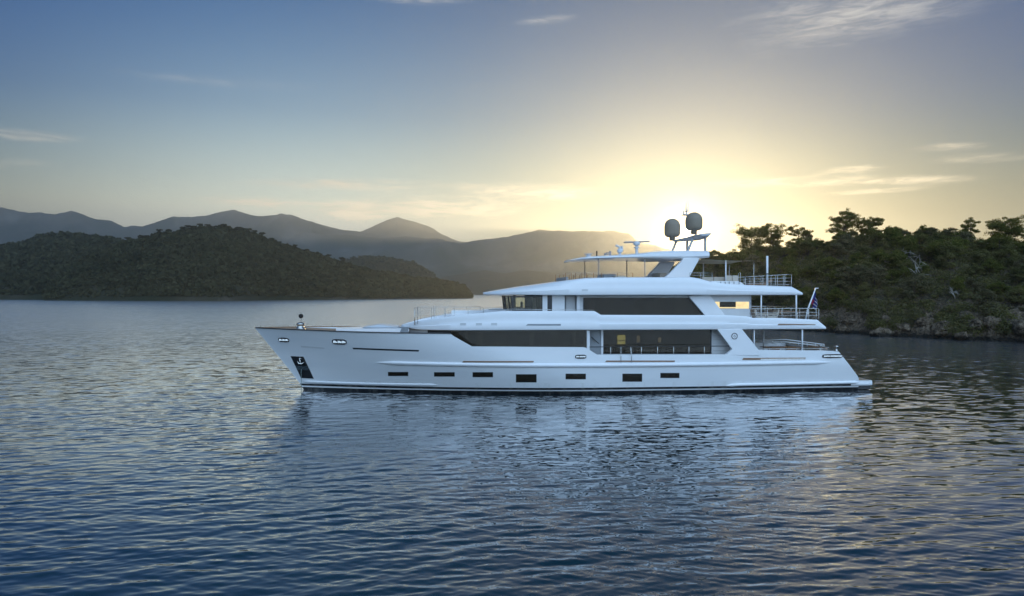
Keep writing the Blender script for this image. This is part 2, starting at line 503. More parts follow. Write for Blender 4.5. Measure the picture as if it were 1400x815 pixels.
hill('distant_headland', [(570, 400), (590, 386), (610, 377), (640, 373), (663, 370), (690, 374), (720, 370), (750, 372), (790, 378), (830, 384), (900, 395), (960, 400)],
     2800, 3300, hm_mid, n=160, seed=12, rough=0.05)
mid_h = hill('middle_hill', [(420, 372), (450, 358), (478, 356), (500, 352), (525, 353), (545, 356), (565, 360), (580, 368), (592, 376), (600, 386), (610, 400)],
     1500, 1800, hm_mid, n=160, seed=15, rough=0.05)
left_b = hill('wooded_hill', [(-200, 360), (-120, 330), (-60, 328), (0, 336), (25, 334), (50, 326), (75, 322), (95, 320), (120, 324), (150, 325), (170, 330), (200, 345), (240, 370), (270, 395)],
     720, 980, hm_mid, n=200, seed=18, rough=0.05)
left_a = hill('wooded_headland', [(60, 396), (90, 368), (120, 350), (150, 338), (180, 330), (205, 324), (230, 319), (250, 316), (270, 313), (290, 312), (310, 312), (330, 316), (345, 319), (365, 327), (390, 336), (410, 342), (430, 347), (455, 355), (480, 363), (510, 371), (540, 376), (570, 381), (600, 384), (620, 387), (635, 391), (643, 399), (646, 405)],
     [(60, 640), (300, 600), (500, 760), (646, 900)], [(60, 760), (300, 780), (500, 850), (646, 960)], hm_mid, n=420, rows=60, seed=21, rough=0.05, spur=0.22)

# woods on the near hills: thousands of crowns nobody could count from here
def far_wood(name, terr, n, r0, r1, quads, mat, seed, qs=0.55, hfac=1.0):
    X, Y, Z, v = terr
    rg = np.random.default_rng(seed)
    nr, nc = X.shape
    vmax = int(np.searchsorted(v, 1.12))
    fi = rg.uniform(1.2, vmax - 1.01, n); fj = rg.uniform(0, nc - 1.01, n)
    i = fi.astype(int); j = fj.astype(int); a = fi - i; b = fj - j
    def bil(A): return (A[i, j] * (1 - a) * (1 - b) + A[i + 1, j] * a * (1 - b) + A[i, j + 1] * (1 - a) * b + A[i + 1, j + 1] * a * b)
    x, y, z = bil(X), bil(Y), bil(Z)
    keep = z > 0.8
    bare = vnoise(x, y, 60, 3, seed=4) > 0.36
    low = z < 14
    keep &= ~(bare & low & (rg.uniform(size=n) < 0.75))
    x, y, z = x[keep], y[keep], z[keep]; n = len(x)
    r = rg.uniform(r0, r1, n) * rg.choice([0.7, 1.0, 1.7], n, p=[.35, .58, .07])
    # quads on each crown's ellipsoid
    d = rg.normal(size=(n, quads, 3)); d /= np.linalg.norm(d, axis=-1, keepdims=True); d[..., 2] = np.abs(d[..., 2]) * 0.95 - 0.12
    rad = r[:, None, None] * rg.uniform(0.55, 1.08, (n, quads, 1))
    c = np.stack([x, y, z + r * 0.55 * hfac], -1)[:, None, :] + d * rad * np.array([1, 1, 0.85 * hfac])
    nrm = d + rg.normal(0, 0.55, d.shape); nrm /= np.linalg.norm(nrm, axis=-1, keepdims=True)
    t = np.cross(nrm, rg.normal(size=d.shape)); t /= np.linalg.norm(t, axis=-1, keepdims=True); bt = np.cross(nrm, t)
    s = r[:, None, None] * qs * rg.uniform(0.6, 1.2, (n, quads, 1))
    q = np.stack([c - t * s - bt * s, c + t * s - bt * s * .7, c + t * s * .8 + bt * s, c - t * s * .6 + bt * s * 1.1], 2).reshape(-1, 3)
    F = np.arange(len(q)).reshape(-1, 4)
    o = np_obj(name, q, F, mat)
    return o
fm_far = foliage_mat('pine_wood_far', (0.022, 0.026, 0.014), (0.042, 0.045, 0.022), (0.085, 0.078, 0.042), 0.10, 0.15, 0.010)
tag(far_wood('forest', left_a, 44000, 0.8, 1.8, 6, fm_far, 31), kind='stuff')
tag(far_wood('forest', left_b, 20000, 1.2, 2.5, 6, fm_far, 32), kind='stuff')
tag(far_wood('forest', mid_h, 9000, 2.0, 3.6, 5, fm_far, 33), kind='stuff')
# ------------------------------------------------------------------ object materials
def simple(name, c, rough=0.5, metal=0.0, coat=0.0, var=0.08, scale=3.0, spec=0.5, bump=0.0):
    m = Mat(name)
    n = m.noise(scale, 4, 0.6)
    c2 = tuple(x * (1 - var) for x in c)
    m.bsdf(Base_Color=m.ramp(n, [(0.3, c2), (0.7, c)]), Roughness=rough, Metallic=metal)
    m.b.inputs['Coat Weight'].default_value = coat; m.b.inputs['Coat Roughness'].default_value = 0.05
    m.b.inputs['Specular IOR Level'].default_value = spec
    if bump: m.bump(n, bump, 0.01)
    return m.m

def hull_paint():
    m = Mat('hull_paint')
    tc = m.N('ShaderNodeTexCoord'); sp = m.N('ShaderNodeSeparateXYZ'); m.L(tc.outputs['Object'], sp.inputs[0])
    z = sp.outputs[2]
    n = m.noise(0.6, 3, 0.5, sc=(0.4, 1, 2.5))
    white = m.ramp(n, [(0.3, (0.78, 0.80, 0.82)), (0.7, (0.83, 0.84, 0.85))])
    black = (0.012, 0.013, 0.016)
    b1 = m.math('MULTIPLY', m.math('GREATER_THAN', z, 0.30), m.math('LESS_THAN', z, 0.45))
    b2 = m.math('LESS_THAN', z, 0.20)
    c = m.mix(m.math('MAXIMUM', b1, b2), white, black)
    # faint water marks above the boot stripe
    st = m.noise(2.2, 5, 0.65, sc=(1.0, 1, 0.15))
    k = m.math('MULTIPLY', m.ramp(st, [(0.5, 0.0), (0.8, 0.35)]), m.math('LESS_THAN', z, 0.8))
    c = m.mix(k, c, (0.45, 0.45, 0.42))
    m.bsdf(Base_Color=c, Roughness=0.32)
    m.b.inputs['Coat Weight'].default_value = 0.35; m.b.inputs['Coat Roughness'].default_value = 0.04
    fair = m.noise(0.35, 2, 0.5, sc=(1, 1, 1.6))
    m.bump(fair, 0.15, 0.03)
    return m.m

def glass_mat(name, tint, base, body=0.35):
    m = Mat(name)
    t = m.N('ShaderNodeBsdfTransparent'); t.inputs[0].default_value = (*tint, 1)
    g = m.N('ShaderNodeBsdfGlossy'); g.inputs[0].default_value = (0.92, 0.86, 0.78, 1); g.inputs['Roughness'].default_value = 0.02
    fr = m.N('ShaderNodeFresnel'); fr.inputs[0].default_value = 1.38
    d = m.N('ShaderNodeBsdfDiffuse'); d.inputs[0].default_value = (*base, 1)
    a = m.N('ShaderNodeMixShader'); a.inputs[0].default_value = body
    m.L(t.outputs[0], a.inputs[1]); m.L(d.outputs[0], a.inputs[2])
    b = m.N('ShaderNodeMixShader'); m.L(fr.outputs[0], b.inputs[0])
    m.L(a.outputs[0], b.inputs[1]); m.L(g.outputs[0], b.inputs[2]); m.L(b.outputs[0], m.out.inputs[0])
    return m.m

def glow_mat(name, c, k):
    m = Mat(name)
    n = m.noise(2.5, 3, 0.5)
    e = m.N('ShaderNodeEmission'); m.L(m.ramp(n, [(0.35, tuple(x * 0.8 for x in c)), (0.65, c)]), e.inputs[0]); e.inputs[1].default_value = k
    m.L(e.outputs[0], m.out.inputs[0]); return m.m

M_HULL = hull_paint()
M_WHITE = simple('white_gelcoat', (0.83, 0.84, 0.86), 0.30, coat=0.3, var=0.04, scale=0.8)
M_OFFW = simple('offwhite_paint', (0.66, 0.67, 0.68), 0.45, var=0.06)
M_GREY = simple('grey_paint', (0.30, 0.32, 0.34), 0.5)
M_DARK = simple('dark_trim', (0.016, 0.017, 0.02), 0.4)
M_RUB = simple('black_rubber', (0.012, 0.012, 0.012), 0.8)
M_STEEL = simple('polished_steel', (0.62, 0.60, 0.57), 0.22, metal=1.0, var=0.2, scale=8)
M_BRONZE = simple('teak_bronze_lining', (0.30, 0.18, 0.11), 0.4, var=0.3, scale=5)
M_TEAK = simple('teak', (0.30, 0.17, 0.09), 0.6, var=0.3, scale=9)
M_DECK = simple('teak_deck', (0.34, 0.23, 0.15), 0.7, var=0.2, scale=6)
M_GLASS = glass_mat('tinted_glass', (0.42, 0.37, 0.29), (0.060, 0.048, 0.034))
M_CLEAR = glass_mat('bridge_glass', (0.90, 0.90, 0.82), (0.05, 0.05, 0.045), 0.05)
M_INT = simple('cabin_lining', (0.20, 0.16, 0.115), 0.8, var=0.25, scale=1.5)
M_INTD = simple('dark_lining', (0.05, 0.045, 0.04), 0.8)
M_CUSH = simple('cream_cushion', (0.62, 0.56, 0.48), 0.9, var=0.1)
M_SUN_GLOW = glow_mat('sun_glow_panel', (1.0, 0.80, 0.42), 1.15)  # emission standing in for sunlight on the pantry panels
M_DAY_GLOW = glow_mat('daylight_glow', (0.78, 0.92, 0.40), 3.0)  # emission in place of daylight showing through the saloon
M_DAY_GLOW_PALE = glow_mat('pale_daylight_glow', (0.8, 0.82, 0.66), 0.9)  # paler emission for the small daylight glimpses, no lamp
M_DOME = simple('radome_shell', (0.29, 0.24, 0.18), 0.6)
M_CHAIN = simple('galvanised_chain', (0.20, 0.26, 0.25), 0.6, metal=0.4, scale=20)

def cloth_mat(name, c, trans=0.5):
    m = Mat(name)
    n = m.noise(6, 3, 0.6)
    cc = m.ramp(n, [(0.3, tuple(x * 0.85 for x in c)), (0.7, c)])
    d = m.N('ShaderNodeBsdfDiffuse'); m.L(cc, d.inputs[0]); t = m.N('ShaderNodeBsdfTranslucent'); m.L(cc, t.inputs[0])
    x = m.N('ShaderNodeMixShader'); x.inputs[0].default_value = trans
    m.L(d.outputs[0], x.inputs[1]); m.L(t.outputs[0], x.inputs[2]); m.L(x.outputs[0], m.out.inputs[0]); return m.m
M_AWN = cloth_mat('awning_cloth', (0.55, 0.50, 0.40), 0.5)

# ------------------------------------------------------------------ mesh builder
class MB:
    def __init__(s): s.v = []; s.f = []; s.mi = []; s.cur = 0
    def add(s, V, F):
        o = len(s.v); s.v += [tuple(p) for p in V]; s.f += [tuple(i + o for i in q) for q in F]; s.mi += [s.cur] * len(F); return s
    def box(s, x0, x1, y0, y1, z0, z1):
        V = [(x0, y0, z0), (x1, y0, z0), (x1, y1, z0), (x0, y1, z0), (x0, y0, z1), (x1, y0, z1), (x1, y1, z1), (x0, y1, z1)]
        return s.add(V, [(0, 3, 2, 1), (4, 5, 6, 7), (0, 1, 5, 4), (1, 2, 6, 5), (2, 3, 7, 6), (3, 0, 4, 7)])
    def tube(s, pts, r, n=8, cap=True):
        pts = [Vector(p) for p in pts]; V = []; F = []
        rr = r if isinstance(r, (list, tuple)) else [r] * len(pts)
        for i, p in enumerate(pts):
            d = (pts[min(i + 1, len(pts) - 1)] - pts[max(i - 1, 0)]).normalized()
            a = d.orthogonal().normalized() if abs(d.z) > 0.99 else d.cross(Vector((0, 0, 1))).normalized(); b = d.cross(a)
            for k in range(n):
                t = 2 * math.pi * k / n; V.append(p + (a * math.cos(t) + b * math.sin(t)) * rr[i])
        for i in range(len(pts) - 1):
            for k in range(n):
                F.append((i * n + k, i * n + (k + 1) % n, (i + 1) * n + (k + 1) % n, (i + 1) * n + k))
        if cap:
            F.append(tuple(range(n))[::-1]); F.append(tuple((len(pts) - 1) * n + k for k in range(n)))
        return s.add(V, F)
    def prism(s, pts, y0, y1):
        """polygon in x,z pushed from y0 to y1"""
        n = len(pts); V = [(x, y0, z) for x, z in pts] + [(x, y1, z) for x, z in pts]
        F = [tuple(range(n))[::-1], tuple(range(n, 2 * n))] + [(i, (i + 1) % n, n + (i + 1) % n, n + i) for i in range(n)]
        return s.add(V, F)
    def lathe(s, prof, c, n=24):
        """prof: (radius, z) list about a vertical axis through c"""
        V = []; F = []
        for r, z in prof:
            for k in range(n):
                t = 2 * math.pi * k / n; V.append((c[0] + r * math.cos(t), c[1] + r * math.sin(t), c[2] + z))
        for i in range(len(prof) - 1):
            for k in range(n): F.append((i * n + k, i * n + (k + 1) % n, (i + 1) * n + (k + 1) % n, (i + 1) * n + k))
        F.append(tuple(range(n))[::-1]); F.append(tuple((len(prof) - 1) * n + k for k in range(n)))
        return s.add(V, F)
    def grid(s, P, close=False):
        """P[i][j] points"""
        nr, nc = len(P), len(P[0]); V = [p for row in P for p in row]
        F = [(i * nc + j, i * nc + j + 1, (i + 1) * nc + j + 1, (i + 1) * nc + j) for i in range(nr - 1) for j in range(nc - 1)]
        if close: F += [(i * nc + nc - 1, i * nc, (i + 1) * nc, (i + 1) * nc + nc - 1) for i in range(nr - 1)]
        return s.add(V, F)
    def build(s, name, mat, parent=None, smooth=False, bevel=0.0, mats=None, autosm=None):
        o = new_obj(name, s.v, s.f, mat, parent, smooth, mats, s.mi if mats else None)
        me = o.data
        bm = bmesh.new(); bm.from_mesh(me); bmesh.ops.remove_doubles(bm, verts=bm.verts, dist=1e-5)
        bmesh.ops.recalc_face_normals(bm, faces=bm.faces)
        if bevel: bmesh.ops.bevel(bm, geom=[e for e in bm.edges if e.is_manifold and e.calc_face_angle(0) > 0.5], offset=bevel, segments=2, affect='EDGES', profile=0.6)
        if autosm is not None:
            for e in bm.edges:
                if e.is_manifold and e.calc_face_angle(0) > autosm: e.smooth = False
            for f in bm.faces: f.smooth = True
        bm.to_mesh(me); bm.free()
        return o

def empty(name, loc=(0, 0, 0), rz=0.0, parent=None):
    o = bpy.data.objects.new(name, None); col.objects.link(o); o.location = loc; o.rotation_euler = (0, 0, rz); o.empty_display_size = 0.3
    if parent: o.parent = parent
    return o

# ------------------------------------------------------------------ yacht frame and photo measuring
YO = Vector((3.8, 50.4, 0)); YT = R(5.0); CT, ST = math.cos(YT), math.sin(YT)
def loc(px, py, yl):
    """measure: local x, z of the point seen at a pixel, lying in the yacht's lengthwise plane y = yl"""
    dx, dy, dz = (px - 700) / FPX, 1.0, (HZ - py) / FPX
    # local y of a world point: -(wx-Ox)*ST + (wy-Oy)*CT
    t = (yl - (YO.x * ST - YO.y * CT)) / (-dx * ST + dy * CT)
    wx, wy, wz = dx * t, dy * t, CAM_H + dz * t
    return (wx - YO.x) * CT + (wy - YO.y) * ST, wz
def LX(px, yl): return loc(px, 401, yl)[0]
def LZ(py, px, yl): return loc(px, py, yl)[1]
def to_world(x, y, z): return Vector((YO.x + x * CT - y * ST, YO.y + x * ST + y * CT, z))

stem = sorted([loc(px, py, 0)[::-1] for px, py in ((348, 448), (361, 464), (378, 484.5), (395, 505), (411.8, 526.8), (415.5, 534))])
def xstem(z):
    if z < stem[0][0]: return stem[0][1] + (stem[0][0] - z) * 1.1
    return float(np.interp(z, [a for a, b in stem], [b for a, b in stem]))
tr = sorted([loc(px, py, -3.9)[::-1] for px, py in ((1146.6, 480.8), (1174.5, 515), (1177, 521))])
def xend(z):
    if z < tr[0][0]: return tr[0][1] + 0.0
    return float(np.interp(z, [a for a, b in tr], [b for a, b in tr]))
def Bmax(z): return float(np.interp(z, [-1.8, -1.0, -0.3, 0.3, 1.2, 1.9, 5], [0.6, 2.8, 3.7, 4.02, 4.18, 4.28, 4.30]))
def H(x, z):
    le = float(np.interp(z, [0, 2, 4.4], [22.0, 18.5, 14.5])); p = float(np.interp(z, [0, 4.4], [1.75, 2.35]))
    u = min(max((x - xstem(z)) / le, 0), 1)
    f = 1 - (1 - u) ** p
    aft = 1 - 0.085 * smooth01((x - 8) / 13.0)
    return max(Bmax(z) * f * float(aft), 0.012)

def side_pts(pl, bfun):
    """profile pixels -> (x, z) on the curved near side"""
    out = []
    for px, py in pl:
        b = 3.0
        for _ in range(12):
            x, z = loc(px, py, -b); b = 0.5 * b + 0.5 * bfun(x, z)
        out.append((x, z))
    return out
TOPP = side_pts([(352, 448.2), (380, 449.6), (420, 451.3), (492, 454), (560, 455.3), (612, 456), (616, 456.4), (620, 459.6), (645.3, 473.8), (798, 474.8), (801, 475.4), (816.4, 485), (991, 484.6), (994, 484.4), (1001, 478), (1038, 478.3), (1128, 479.4), (1146.6, 480.8)], H)
TOPP = [(loc(348, 448, 0)[0], loc(348, 448, 0)[1])] + TOPP
TX = [a for a, b in TOPP]; TZ = [b for a, b in TOPP]
def ztop(x): return float(np.interp(x, TX, TZ))
MAIN_Z = 2.05
def zdeck(x): return float(np.interp(x, [-20, TX[7], TX[7] + 1.2, TX[8] + 0.5], [4.42, 3.75, 3.6, 2.05])) if x < TX[8] + 0.5 else MAIN_Z

yacht = empty('motor_yacht', YO, YT)
tag(yacht, 'long white three-deck motor yacht lying at anchor in the bay', 'yacht')

# ------------------------------------------------------------------ hull
def colx(s, z):
    a, b = xstem(2.45), xend(2.45)
    return a + s * (b - a) + (xstem(z) - a) * (1 - s) ** 7 + (xend(z) - b) * s ** 30
def build_hull():
    svals = np.unique(np.concatenate([np.linspace(0, 0.25, 50) ** 1.25 / 0.25 ** 0.25, np.linspace(0.25, 1, 150)]))
    x0, x1 = xstem(3), xend(3)
    # stations on the profile's breakpoints
    und = [-1.8, -1.2, -0.7, -0.3, 0.0]
    abv = np.linspace(0, 1, 17)[1:]
    def station(s):
        ring = []
        for z in und: ring.append((colx(s, z), z))
        for z in (0.2, 0.3, 0.45, 0.7, 1.0, 1.3, 1.6, 1.9, 2.2, 2.45): ring.append((colx(s, z), z))
        for t in np.linspace(0, 1, 9)[1:]:
            z = 3.0
            for _ in range(14):
                x = colx(s, z); z = 0.5 * z + 0.5 * (2.45 + t * (ztop(x) - 2.45))
            ring.append((x, z))
        return ring
    brk = []
    for bx in TX[1:-1]:
        z = ztop(bx); lo, hi = 0.0, 1.0
        for _ in range(40):
            q = (lo + hi) / 2
            if colx(q, z) < bx: lo = q
            else: hi = q
        brk.append(lo)
    svals = np.unique(np.round(np.concatenate([svals, [b for b in brk if 0 < b < 1]]), 5))
    S = [station(s) for s in svals]
    near = [[(x, -H(x, z), z) for x, z in r] for r in S]
    far = [[(x, H(x, z), z) for x, z in r] for r in S]
    m = MB(); m.grid(near); m.grid(far)
    # keel closure, transom
    m.grid([[near[i][0], far[i][0]] for i in range(len(S))])
    m.grid([[near[-1][j], far[-1][j]] for j in range(len(near[-1]))])
    m.grid([[near[0][j], far[0][j]] for j in range(len(near[0]))])
    # inner bulwark and decks
    def inner(r, sgn):
        x, z = r[-1]; b = max(H(x, z) - 0.14, 0.006)
        zd = min(zdeck(x), z - 0.02)
        b2 = max(min(b, H(x, zd) - 0.14), 0.006)
        return (x, sgn * b, z), (x, sgn * b2, zd)
    for sgn, side in ((-1, near), (1, far)):
        P = []
        for i, r in enumerate(S):
            a, b = inner(r, sgn); P.append([side[i][-1], a, b])
        m.grid(P)
    o = m.build('hull', M_HULL, yacht, autosm=0.45)
    d = MB(); d.grid([[inner(r, -1)[1], inner(r, 1)[1]] for r in S])
    d.build('deck', M_DECK, yacht)
    # strake / rubbing rail
    def strake(name, pix, half_h, out, mat):
        pp = side_pts(pix, H); xs = np.linspace(pp[0][0], pp[-1][0], 120)
        for sgn in (-1, 1):
            P = []
            for i, x in enumerate(xs):
                z = float(np.interp(x, [a for a, b in pp], [b for a, b in pp])); t = min(1, min(i, len(xs) - 1 - i) / 5)
                hh = half_h * (0.25 + 0.75 * t)
                row = []
                for a, k in ((-1, 0.0), (-0.75, 0.75), (0.1, 1.0), (0.7, 0.7), (1.0, -0.02)):
                    zz = z + a * hh; row.append((x, sgn * (H(x, zz) + out * k * t - 0.01), zz))
                P.append(row)
            MB().grid(P).build(name, mat, yacht, smooth=True)
    strake('rubbing_strake', [(511, 495.9), (560, 497.4), (640, 499.0), (720, 499.8), (820, 499.8), (900, 499.2), (1000, 497.8), (1080, 496.4), (1139, 495.4)], 0.15, 0.13, M_WHITE)
    strake('spray_chine', [(413, 521.8), (450, 523.6), (500, 525.2), (540, 526.0), (600, 526.8)], 0.11, 0.07, M_WHITE)
    strake('aft_spray_shelf', [(992, 527.6), (1010, 526.2), (1080, 525.0), (1176, 522.8)], 0.11, 0.16, M_WHITE)
    # cap along the bow
    for sgn in (-1, 1):
        xs = [x for x in np.linspace(TX[0] + 0.05, TX[7], 70)]
        P = [[(x, sgn * (H(x, ztop(x)) + 0.03), ztop(x) - 0.035), (x, sgn * (H(x, ztop(x)) + 0.03), ztop(x) + 0.03), (x, sgn * max(H(x, ztop(x)) - 0.17, 0.0), ztop(x) + 0.03), (x, sgn * max(H(x, ztop(x)) - 0.17, 0.0), ztop(x) - 0.035)] for x in xs]
        MB().grid(P, close=True).build('cap_rail', M_TEAK if sgn > 0 else M_DARK, yacht)
    return S
HS = build_hull()

def hull_patch(pix, name, mat, out=0.004, bf=H, parent=yacht, both=True, sub=6, inset=None):
    """a plate that follows the side, from four profile pixels (tl, tr, br, bl)"""
    q = side_pts(pix, bf); last = None
    for sgn in ((-1, 1) if both else (-1,)):
        P = []
        for i in range(sub + 1):
            u = i / sub; row = []
            for j in range(3):
                v = j / 2
                x = (q[0][0] * (1 - u) + q[1][0] * u) * (1 - v) + (q[3][0] * (1 - u) + q[2][0] * u) * v
                z = (q[0][1] * (1 - u) + q[1][1] * u) * (1 - v) + (q[3][1] * (1 - u) + q[2][1] * u) * v
                row.append((x, sgn * (bf(x, z) + out), z))
            P.append(row)
        m = MB(); m.grid(P)
        # give it thickness
        P2 = [[(x, y - sgn * (out + 0.03), z) for x, y, z in r] for r in P]
        m.grid(P2)
        m.grid([P[0], P2[0]]); m.grid([P[-1], P2[-1]]); m.grid([[r[0] for r in P], [r[0] for r in P2]]); m.grid([[r[-1] for r in P], [r[-1] for r in P2]])
        o = m.build(name, mat, parent)
        if sgn == -1: last = o
    return last

def rect(x0, x1, y0, y1): return [(x0, y0), (x1, y0), (x1, y1), (x0, y1)]
def rect_in(r, d): return rect(r[0] + d, r[1] - d, r[2] + d, r[3] - d)
for r in ((530.3, 558, 508.7, 514.2), (593.3, 621.6, 509, 515), (646, 674, 509, 515.8), (705.3, 733.6, 511.8, 523), (773.3, 801, 511, 518.7), (851, 878, 511, 522), (903, 929, 510, 517)):
    f = hull_patch(rect(*r), 'porthole', M_DARK, 0.012)
    hull_patch(rect_in(r, 0.8), 'pane', M_GLASS, 0.018, parent=f, both=False)
for r, mat in (((632, 730, 493.6, 495.6), M_BRONZE), ((827.5, 923, 493.0, 495.0), M_BRONZE)):
    x0, x1, y0, y1 = r
    hull_patch([(x0 + 1.5, y0), (x1, y0), (x1 - 1, y1), (x0, y1)], 'side_slot', mat, 0.03)
hull_patch([(481.5, 475.4), (573, 478.6), (572, 480.8), (483, 477.6)], 'side_slot', M_DARK, 0.008)
hull_patch([(410.5, 472.6), (443, 475.3), (443.5, 476.9), (412, 475.2)], 'side_slot', M_OFFW, 0.01)
hull_patch([(1016.5, 489.4), (1101.6, 489.0), (1101.6, 491.4), (1014.8, 492.4)], 'side_slot', M_BRONZE, 0.02)
hull_patch([(1040, 490.7), (1101.6, 490.2), (1101.6, 491.3), (1040, 492)], 'side_slot', M_STEEL, 0.026)

# anchor pocket, anchor, chain
pk = hull_patch([(397, 487), (414.6, 487.7), (428.8, 518), (411.2, 517)], 'anchor_pocket', M_DARK, 0.006)
hull_patch([(404, 500.5), (420.8, 501), (423.4, 506.2), (406.6, 505.8)], 'pocket_shelf', M_STEEL, 0.05, parent=pk)
def build_anchor():
    (x, z), = side_pts([(410.6, 493.5)], H); y = -(H(x, z) + 0.10)
    m = MB(); m.tube([(x - 0.05, y, z + 0.18), (x + 0.05, y, z - 0.2)], 0.045)
    m.tube([(x - 0.22, y - 0.02, z + 0.02), (x - 0.08, y - 0.03, z - 0.18), (x + 0.1, y - 0.03, z - 0.2), (x + 0.28, y - 0.02, z - 0.08)], [0.02, 0.06, 0.06, 0.02])
    m.tube([(x - 0.1, y, z + 0.2), (x + 0.1, y, z + 0.17)], 0.035)
    m.build('anchor', M_STEEL, yacht, smooth=True)
    (x, z), = side_pts([(411.3, 505)], H); y = -(H(x, z) + 0.08); x2 = LX(411.6, y)
    m = MB(); zz = z
    while zz > -0.5:
        m.tube([(x2, y, zz), (x2, y, zz - 0.09)], 0.022, 6); m.tube([(x2 - 0.02, y, zz - 0.1), (x2 + 0.02, y, zz - 0.13)], 0.02, 6); zz -= 0.14
    m.build('anchor_chain', M_CHAIN, yacht)
build_anchor()

def fairlead(x0, x1, y0, y1, slant=0.0):
    """rounded opening with a steel rim"""
    (xa, za), (xb, zb) = side_pts([(x0, y0), (x1, y1)], H)
    cx, cz, hw, hh = (xa + xb) / 2, (za + zb) / 2, (xb - xa) / 2, abs(za - zb) / 2
    for sgn in (-1, 1):
        ring = []
        for k in range(28):
            t = 2 * math.pi * k / 28; c, s_ = math.cos(t), math.sin(t)
            ring.append((cx + hw * math.copysign(abs(c) ** 0.45, c), cz + slant * c * hw + hh * math.copysign(abs(s_) ** 0.8, s_)))
        pts = [(x, sgn * (H(x, z) + 0.02), z) for x, z in ring]
        m = MB(); m.tube(pts + [pts[0]], 0.032, 8, cap=False)
        o = m.build('fairlead', M_DARK, yacht, smooth=True)
        m = MB(); m.add([(x, sgn * (H(x, z) + 0.008), z) for x, z in ring], [tuple(range(28))]); m.build('liner', M_DARK, o)
        for q in (-0.45, 0.05, 0.5):
            x = cx + q * hw * 1.3; m = MB(); m.box(x - hw * 0.30, x + hw * 0.30, min(sgn * (H(x, cz) + 0.012), sgn * (H(x, cz) + 0.05)), max(sgn * (H(x, cz) + 0.012), sgn * (H(x, cz) + 0.05)), cz - hh * 0.6, cz + hh * 0.5)
            m.build('roller', M_STEEL, o, bevel=0.02)
fairlead(380.5, 395, 462, 467.5, -0.02); fairlead(454, 473.5, 464.2, 470.7, -0.02); fairlead(786.8, 801.2, 485.6, 489.8); fairlead(1124.6, 1152, 485, 488.9)

# ------------------------------------------------------------------ stern
def build_stern():
    zt = LZ(521, 1180, -3.7); zb = LZ(527, 1180, -3.7); xa = xend(zt) - 0.6; xb = LX(1196.7, -3.7)
    m = MB()
    P = []
    for x, b in ((xa, 3.72), (xb - 0.5, 3.72), (xb - 0.12, 3.55), (xb, 3.2)):
        P.append([(x, -b, zb), (x, -b - 0.03, zb + 0.1), (x, -b, zt), (x, b, zt), (x, b + 0.03, zb + 0.1), (x, b, zb)])
    m.grid(P, close=True); m.add(P[-1], [tuple(range(6))]); m.add(P[0], [tuple(range(6))])
    pf = m.build('swim_platform', M_WHITE, yacht)
    MB().box(xa + 0.2, xb - 0.15, -3.3, 3.3, zt + 0.004, zt + 0.02).build('platform_deck', M_DECK, yacht)
    MB().box(xa - 0.4, xb - 0.25, -3.55, 3.55, zb - 0.30, zb - 0.006).build('platform_base', M_DARK, yacht)
    for y in (-3.4, 3.4): MB().lathe([(0.05, 0), (0.05, 0.12), (0.09, 0.16), (0.09, 0.2), (0.03, 0.22)], (xb - 1.25, y, zt), 12).build('platform_bollard', M_DARK, yacht)
    # steps each side of the transom
    for sgn in (-1, 1):
        prof = [(xend(2.6) - 0.5, zt)]
        for k in range(7):
            x = xend(2.6 - k * 0.27) + 0.34; z1 = 2.45 - k * 0.28
            prof += [(prof[-1][0], z1), (x, z1)]
        prof.append((prof[-1][0], zt))
        MB().prism(prof, sgn * 2.55 - 0.55, sgn * 2.55 + 0.55).build('stern_stairs', M_WHITE, yacht)
    # capstan / bollards on the quarter
    for px in (1121.5, 1143.5):
        x, z = loc(px, 480, -3.6)
        MB().lathe([(0.13, 0), (0.09, 0.06), (0.08, 0.3), (0.17, 0.34), (0.17, 0.40), (0.05, 0.42)], (x, -3.6, ztop(x) - 0.02), 14).build('capstan', M_STEEL, yacht, smooth=True)
build_stern()

# ------------------------------------------------------------------ decks and brows
# upper-deck brow: near edge pixels
BU = 4.30
XU0 = LX(548.7, 0.0)
def bU(x, z=0):
    u = min(max((x - XU0) / 9.0, 0), 1); f = (1 - (1 - u) ** 2.3) ** 0.62 if u > 0 else 0
    return max(BU * f * (1 - 0.05 * float(smooth01((x - 6) / 12))), 0.02)
UT = side_pts([(550.5, 444.5), (572, 439.0), (600, 434.6), (633, 430.5), (663, 427.7), (688, 425.2), (813, 425.3), (822, 430.6), (991, 431), (1021, 432.5), (1030, 434.8), (1072, 435), (1118.6, 437.4), (1129.8, 446.8)], bU)
UB = side_pts([(550.5, 446.5), (568, 450.8), (590, 451.8), (700, 452), (1130, 450.4)], bU)
UT[0] = (XU0, UT[0][1]); UB[0] = (XU0, UT[0][1] - 0.12)
def fn(P): 
    a = [p[0] for p in P]; b = [p[1] for p in P]
    return lambda x: float(np.interp(x, a, b))
uT, uB = fn(UT), fn(UB)
U_DECK = 4.80
